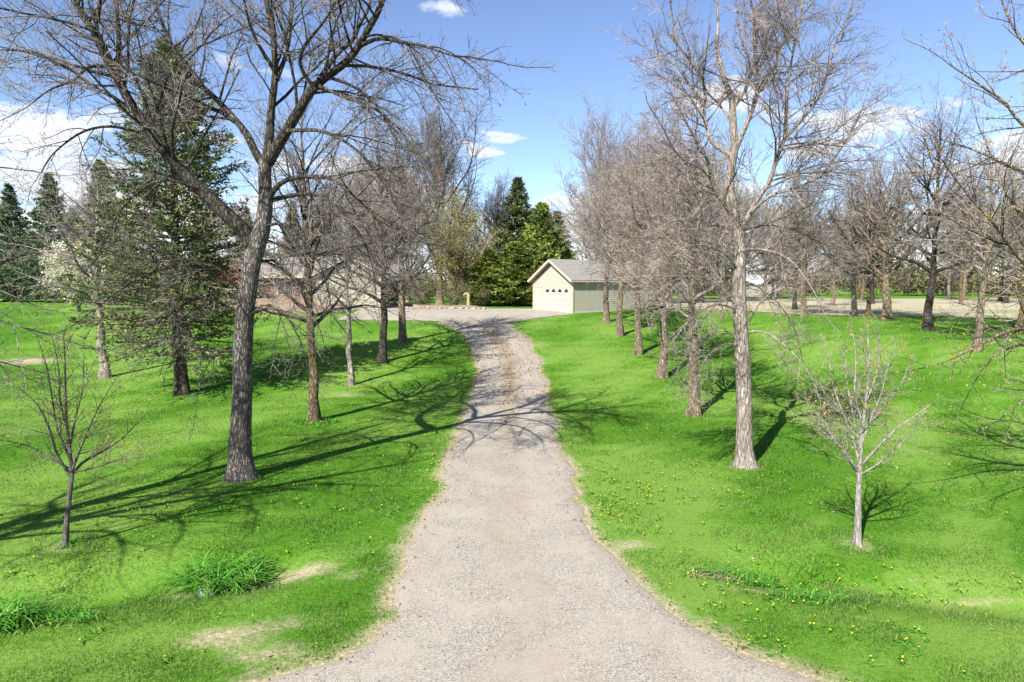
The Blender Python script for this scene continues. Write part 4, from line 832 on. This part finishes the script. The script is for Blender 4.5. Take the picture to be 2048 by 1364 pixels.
# ---- far white roofed shed beyond the field
fs = thing('far_shed', 'small far shed with pale steel roof glimpsed right of the large pale trunk', 'shed', gz(42.6, 117), R(25))
fs.scale = (.6, .6, .72)
MB().box(0, 7, 0, 9, -.4, 3.0).build('wall', M['weathered_wood'], fs)
rf = MB()
for s in (0, 1):
    xe = -.5 if s == 0 else 7.5; rf.hexa([(xe, -.5, 2.9), (3.5, -.5, 5.1), (3.5, -.5, 5.22), (xe, -.5, 3.02)], [(xe, 9.5, 2.9), (3.5, 9.5, 5.1), (3.5, 9.5, 5.22), (xe, 9.5, 3.02)])
rf.build('roof', M['steel_roof'], fs); MB().box(2, 5, -.06, .02, -.2, 2.4).build('door', M['steel_roof'], fs)

# ================================================================== LAWN DETAIL
rng = np.random.default_rng(1234)
n = 560000
d = 7.2*(60/7.2)**(rng.random(n)**1.25); x = (rng.random(n)*2-1)*(d*.80+1.2); y = d
hd = drive_halfdist(x, y); dr = dryness(x, y)
keep = (hd > .06*rng.random(n)-.42*rng.random(n)**2.2*np.clip(.25+fbm(x, y, 2.2, 3, 21), 0, 1)) & (rng.random(n) > np.clip(dr*.95-.15, 0, .85)); x, y, d, dr = x[keep], y[keep], d[keep], dr[keep]; n = len(x)
z = terrain(x, y); fs_ = (d/12)**.6
stripe = np.sin((x*.8-y*.35)*2*math.pi/2.2)
ln = .048*rng.uniform(.55, 1.35, n)*np.where(d > 12, (d/12)**.35, 1)*(1-.45*dr); wdt = .0058*fs_*rng.uniform(.7, 1.4, n)
patch = .5+.30*fbm(x, y, .45, 5, 3)
az = rng.random(n)*6.283; lean = rng.uniform(.15, .95, n); D = np.c_[np.cos(az)*lean+.16*stripe, np.sin(az)*lean+.16*stripe, np.ones(n)]; D = norm(D)
sd = np.c_[-np.sin(az+.6), np.cos(az+.6), np.zeros(n)]
feet = [(o.location.x, o.location.y) for o in COL.objects if o.name.split('.')[0] in ('bare_tree', 'young_tree', 'conifer_tree') and 8 < o.location.y < 52 and abs(o.location.x) < 45]
nr = np.full(n, 9.)
for fx_, fy_ in feet: nr = np.minimum(nr, np.hypot(x-fx_, y-fy_))
ln = ln*(1+1.6*np.exp(-((nr-.42)/.22)**2)); wild = np.exp(-((y-ditch_y(x))/.5)**2)*sstep(3.4, 4.6, np.abs(x))*(1+fbm(x, y, 1.5, 3, 8)); ln = ln*(1+np.clip(wild, 0, 2)*.9)
edge = np.exp(-np.maximum(drive_halfdist(x, y), 0)/.25)*(fbm(x, y, 3., 3, 12) > .5); ln = ln*(1+.8*edge)*(1+.35*np.clip(fbm(x, y, 2.5, 3, 41), -1, 1.5))
B = np.c_[x, y, z-.008]; tip = B+D*ln[:, None]
V = np.stack([B-sd*wdt[:, None], B+sd*wdt[:, None], tip], 1).reshape(-1, 3)
tint = np.clip(.62*patch+.10+.07*stripe*(x > 8)+rng.normal(0, .19, n)+dr*.35*(rng.random(n)), 0, 1); tint = np.where(rng.random(n) < .055+.06*np.clip(fbm(x, y, .9, 3, 31), 0, 2)+.35*dr, 1., np.minimum(tint, .93))  # mown stripes at right: sheen of leaning blades put into the blade colour
tag(link('grass', mesh_np('grass', V, np.arange(n*3).reshape(-1, 3), M['grass'], np.repeat(tint, 3))), 'short bright green lawn grass', 'grass', kind='stuff')
# gravel stones lying loose on the drive
n = 13000; d = 6.8*(30/6.8)**(rng.random(n)**1.3); l = np.interp(d, LE[:, 1], LE[:, 0]); r = np.interp(d, RE[:, 1], RE[:, 0]); x = np.clip(l, -8, 8)+(np.clip(r, -8, 8)-np.clip(l, -8, 8))*(rng.random(n)*1.02-.01)+rng.normal(0, .16, n)*(rng.random(n) < .35); y = d
s = .0078*rng.uniform(.55, 1.5, n)*np.where(rng.random(n) < .06, 1.7, 1.)*(d/9)**.5
O = np.array([[1, 0, 0], [0, 1, 0], [-1, 0, 0], [0, -1, 0], [0, 0, .8], [0, 0, -.5]]); a = rng.random(n)*6.28; ca, sa = np.cos(a)[:, None], np.sin(a)[:, None]
Q = O[None]*rng.uniform(.6, 1.3, (n, 6, 1)); Q = np.stack([Q[..., 0]*ca-Q[..., 1]*sa, Q[..., 0]*sa+Q[..., 1]*ca, Q[..., 2]], -1)*s[:, None, None]
V = (Q+np.c_[x, y, terrain(x, y)+.026+s*.25][:, None]).reshape(-1, 3)
T8 = np.array([[0, 1, 4], [1, 2, 4], [2, 3, 4], [3, 0, 4], [1, 0, 5], [2, 1, 5], [3, 2, 5], [0, 3, 5]]); F = (np.arange(n)[:, None, None]*6+T8[None]).reshape(-1, 3)
m, t, b = new_mat('pebble'); t.links.new(ramp(t, attr(t).outputs['Fac'], [(0, (.10, .095, .09)), (.3, (.25, .22, .205)), (.55, (.33, .29, .245)), (.8, (.39, .36, .32)), (1, (.52, .50, .46))]), b.inputs['Base Color']); b.inputs['Roughness'].default_value = .85; M['pebble'] = m
tag(link('gravel_stones', mesh_np('gravel_stones', V, F, m, np.repeat(rng.random(n), 6))), 'loose gravel stones scattered on the drive', 'gravel', kind='stuff')
# dandelions
spots = []
def scatter(cx, cy, sx, sy, k):
    for px, py in zip(rng.normal(cx, sx, k), rng.normal(cy, sy, k)):
        if py < 640 or py > 1390 or px < -100 or px > 2150: continue
        q = ground(px, py)
        if drive_halfdist(q[0], q[1]) > .03: spots.append(q)
scatter(1270, 985, 70, 40, 110); scatter(1210, 1030, 40, 45, 50); scatter(1180, 900, 30, 60, 25); scatter(870, 930, 16, 45, 45); scatter(850, 1040, 14, 30, 14); scatter(1440, 1180, 80, 45, 55); scatter(1750, 1180, 190, 25, 55); scatter(1650, 1290, 190, 50, 50); scatter(1480, 970, 70, 25, 30); scatter(1300, 850, 90, 40, 40); scatter(250, 1010, 160, 60, 75); scatter(600, 1000, 110, 60, 45); scatter(820, 1090, 60, 60, 20); scatter(1850, 950, 120, 70, 30); scatter(300, 1300, 200, 50, 14); scatter(700, 920, 120, 50, 30); scatter(60, 1130, 80, 40, 20)
Q = np.array(spots); n = len(Q); s = .0165*rng.uniform(.5, 1.4, n); hgt = rng.uniform(.04, .10, n); a8 = np.arange(7)*2*math.pi/7
tl = rng.normal(0, .3, (n, 2)); ring = np.stack([np.cos(a8), np.sin(a8), 0*a8], -1)[None]*s[:, None, None]; ring[..., 2] = (ring[..., 0]*tl[:, :1]+ring[..., 1]*tl[:, 1:])
c = Q+np.c_[0*hgt, 0*hgt, hgt]; V = np.concatenate([c[:, None]+ring, (c+np.c_[0*s, 0*s, s*.55])[:, None], (c-np.c_[0*s, 0*s, s*.5])[:, None]], 1).reshape(-1, 3)
i7 = np.arange(7); fc = np.concatenate([np.c_[i7, (i7+1) % 7, np.full(7, 7)], np.c_[(i7+1) % 7, i7, np.full(7, 8)]]); F = (np.arange(n)[:, None, None]*9+fc[None]).reshape(-1, 3)
tag(link('dandelions', mesh_np('dandelions', V, F, M['dandelion'], np.repeat(rng.random(n), 9))), 'yellow dandelions scattered through the lawn', 'dandelions', kind='stuff')
# tall clumps
def arching(C0, n, rad, ln, wd, mat, spread=.9, seed=0, ell=(1, 1)):
    """long arching strap leaves round C0 in local coordinates"""
    rg_ = np.random.default_rng(seed); a = rg_.random(n)*6.283; rr = rad*np.sqrt(rg_.random(n)); p = np.c_[np.cos(a)*rr*ell[0], np.sin(a)*rr*ell[1], np.zeros(n)]
    p[:, 2] = terrain(C0[0]+p[:, 0], C0[1]+p[:, 1])-C0[2]-.01
    az = rg_.random(n)*6.283; D = norm(np.c_[np.cos(az)*spread*rg_.random(n), np.sin(az)*spread*rg_.random(n), np.ones(n)]); L = ln*rg_.uniform(.55, 1.25, n); W = wd*rg_.uniform(.7, 1.3, n); sdv = np.c_[-np.sin(az), np.cos(az), 0*az]
    K = 5; out = []; q = p.copy(); Dk = D.copy(); rows = []
    for k in range(K+1):
        wk = W*(1-(k/K)**2.2)*.5+.0006; rows.append(np.stack([q-sdv*wk[:, None], q+sdv*wk[:, None]], 1)); q = q+Dk*(L/K)[:, None]; Dk = norm(Dk+np.c_[np.cos(az)*.30, np.sin(az)*.30, np.full(n, -.34)])
    V = np.stack(rows, 1).reshape(-1, 3); base = np.arange(n)[:, None]*(2*(K+1))+np.arange(K)[None]*2
    F = np.stack([base, base+1, base+3, base+2], -1).reshape(-1, 4)
    return mesh_np('leaves', V, F, mat, np.repeat(np.clip(rg_.normal(.5, .22, n), 0, .95), 2*(K+1)))
def clump(px, label, n, rad, ln, wd, seed, mat='daylily', dryn=0, ell=(1, 1), name='grass_clump', cat='grass clump'):
    c = ground(*px); t_ = thing(name, label, cat, c, 0, 'long leaved clumps in the ditch'); link('leaves', arching(c, n, rad, ln, wd, M[mat], .9, seed, ell), t_)['kind'] = 'stuff'
    if dryn: link('dead_leaves', arching(c, dryn, rad*1.1, ln*.7, wd*.7, M['dry_grass'], 1.6, seed+9, ell), t_)['kind'] = 'stuff'
clump((440, 1180), 'largest clump of long green strap leaves beside the left ditch', 520, .55, .82, .026, 1, dryn=90, ell=(1.15, .7))
clump((505, 1150), 'small clump with dry stalks at the right end of the largest leafy clump', 130, .22, .62, .018, 2, dryn=60)
clump((22, 1248), 'leafy green clump in the ditch at the left edge', 260, .36, .72, .026, 3, dryn=20)
clump((110, 1240), 'low dark green grass clump right of the left edge clump', 190, .40, .42, .014, 4, dryn=25, ell=(1.6, .6))
clump((140, 1092), 'dark grass tuft round the foot of the left young tree', 120, .2, .28, .012, 5)
clump((1500, 1168), 'dark green grass clump in the right ditch near the drive', 220, .42, .36, .014, 6, dryn=20, ell=(1.3, .6))
clump((1625, 1200), 'green grass clump in the right ditch below the pale young tree', 200, .40, .34, .014, 7, dryn=10, ell=(1.6, .5))
clump((1430, 1152), 'clump of dead brown stems and leaves at the start of the right ditch', 70, .35, .3, .02, 8, dryn=200, ell=(1.3, .6))
clump((1715, 1096), 'tuft of longer grass round the foot of the right young tree', 110, .32, .15, .01, 10, dryn=10)
clump((630, 845), 'ring of leafy plants round the foot of the mossy brown trunk', 160, .75, .22, .05, 11, ell=(1.2, .8))
# culvert end showing beside the big clump
cv = ground(392, 1196); cu = thing('culvert_pipe', 'pale end of a drain pipe at the foot of the largest leafy clump', 'pipe', cv, R(35))
k = 4; Pc = np.array([[[.02+.2*q, .05*q, .03-.05*q] for q in range(k)]]); v, f = tube(Pc, np.full((1, k), .11), 18); v2, f2 = tube(Pc, np.full((1, k), .09), 18); link('pipe', mesh_np('pipe', *join([(v, f), (v2, f2[:, ::-1])]), M['concrete']), cu)

# dead leaves: under the rows, on the bend of the drive and below the bank
pts = []
for fx_, fy_ in feet: pts.append(np.c_[rng.normal(fx_, 1.3, 45), rng.normal(fy_, 1.3, 45)])
e = np.concatenate([LE, RE]); e = e[(e[:, 1] > 7) & (e[:, 1] < 52)]; pts.append(e[rng.integers(0, len(e), 1300)]+rng.normal(0, .22, (1300, 2)))
yb = rng.uniform(28, 52, 1500); lb = np.interp(yb, LE[:, 1], LE[:, 0]); rb = np.interp(yb, RE[:, 1], RE[:, 0]); pts.append(np.c_[lb+(rb-lb)*np.clip(rng.normal(.5, .2, 1500), 0, 1), yb])
pts.append(np.c_[rng.uniform(-16, -3, 900), 62+rng.normal(0, 1.2, 900)+.3*rng.random(900)]); pts = np.concatenate(pts); n = len(pts)
C = np.c_[pts, terrain(pts[:, 0], pts[:, 1])+np.where(drive_halfdist(pts[:, 0], pts[:, 1]) < 0, .038, .03)]; D = norm(np.c_[rng.normal(0, 1, (n, 2)), rng.uniform(0, .35, n)])
sz = .05*rng.uniform(.6, 1.5, n)*np.where(pts[:, 1] > 25, 1.6, 1); V, F = leaves(C, D, sz, sz*.6, rng)
M['dead_leaf'] = leafmat('dead_leaf', [(0, (.10, .055, .03)), (.6, (.24, .15, .08)), (1, (.42, .32, .2))], .2)
tag(link('fallen_leaves', mesh_np('fallen_leaves', V, F, M['dead_leaf'], np.repeat(rng.random(n), 4))), 'brown fallen leaves scattered along the drive and under the trees', 'leaves', kind='stuff')
# low broad leaved weeds round the dandelions
k = rng.integers(0, len(Q), 2600); C = Q[k]+np.c_[rng.normal(0, .05, (2600, 2)), np.full(2600, .015)]; D = norm(np.c_[rng.normal(0, 1, (2600, 2)), rng.uniform(.15, .6, 2600)]); V, F = leaves(C, D, rng.uniform(.06, .13, 2600), rng.uniform(.015, .035, 2600), rng)
tag(link('weed_leaves', mesh_np('weed_leaves', V, F, M['daylily'], np.repeat(rng.random(2600)*.7, 4))), 'low dark green weed leaves among the dandelions', 'weeds', kind='stuff')
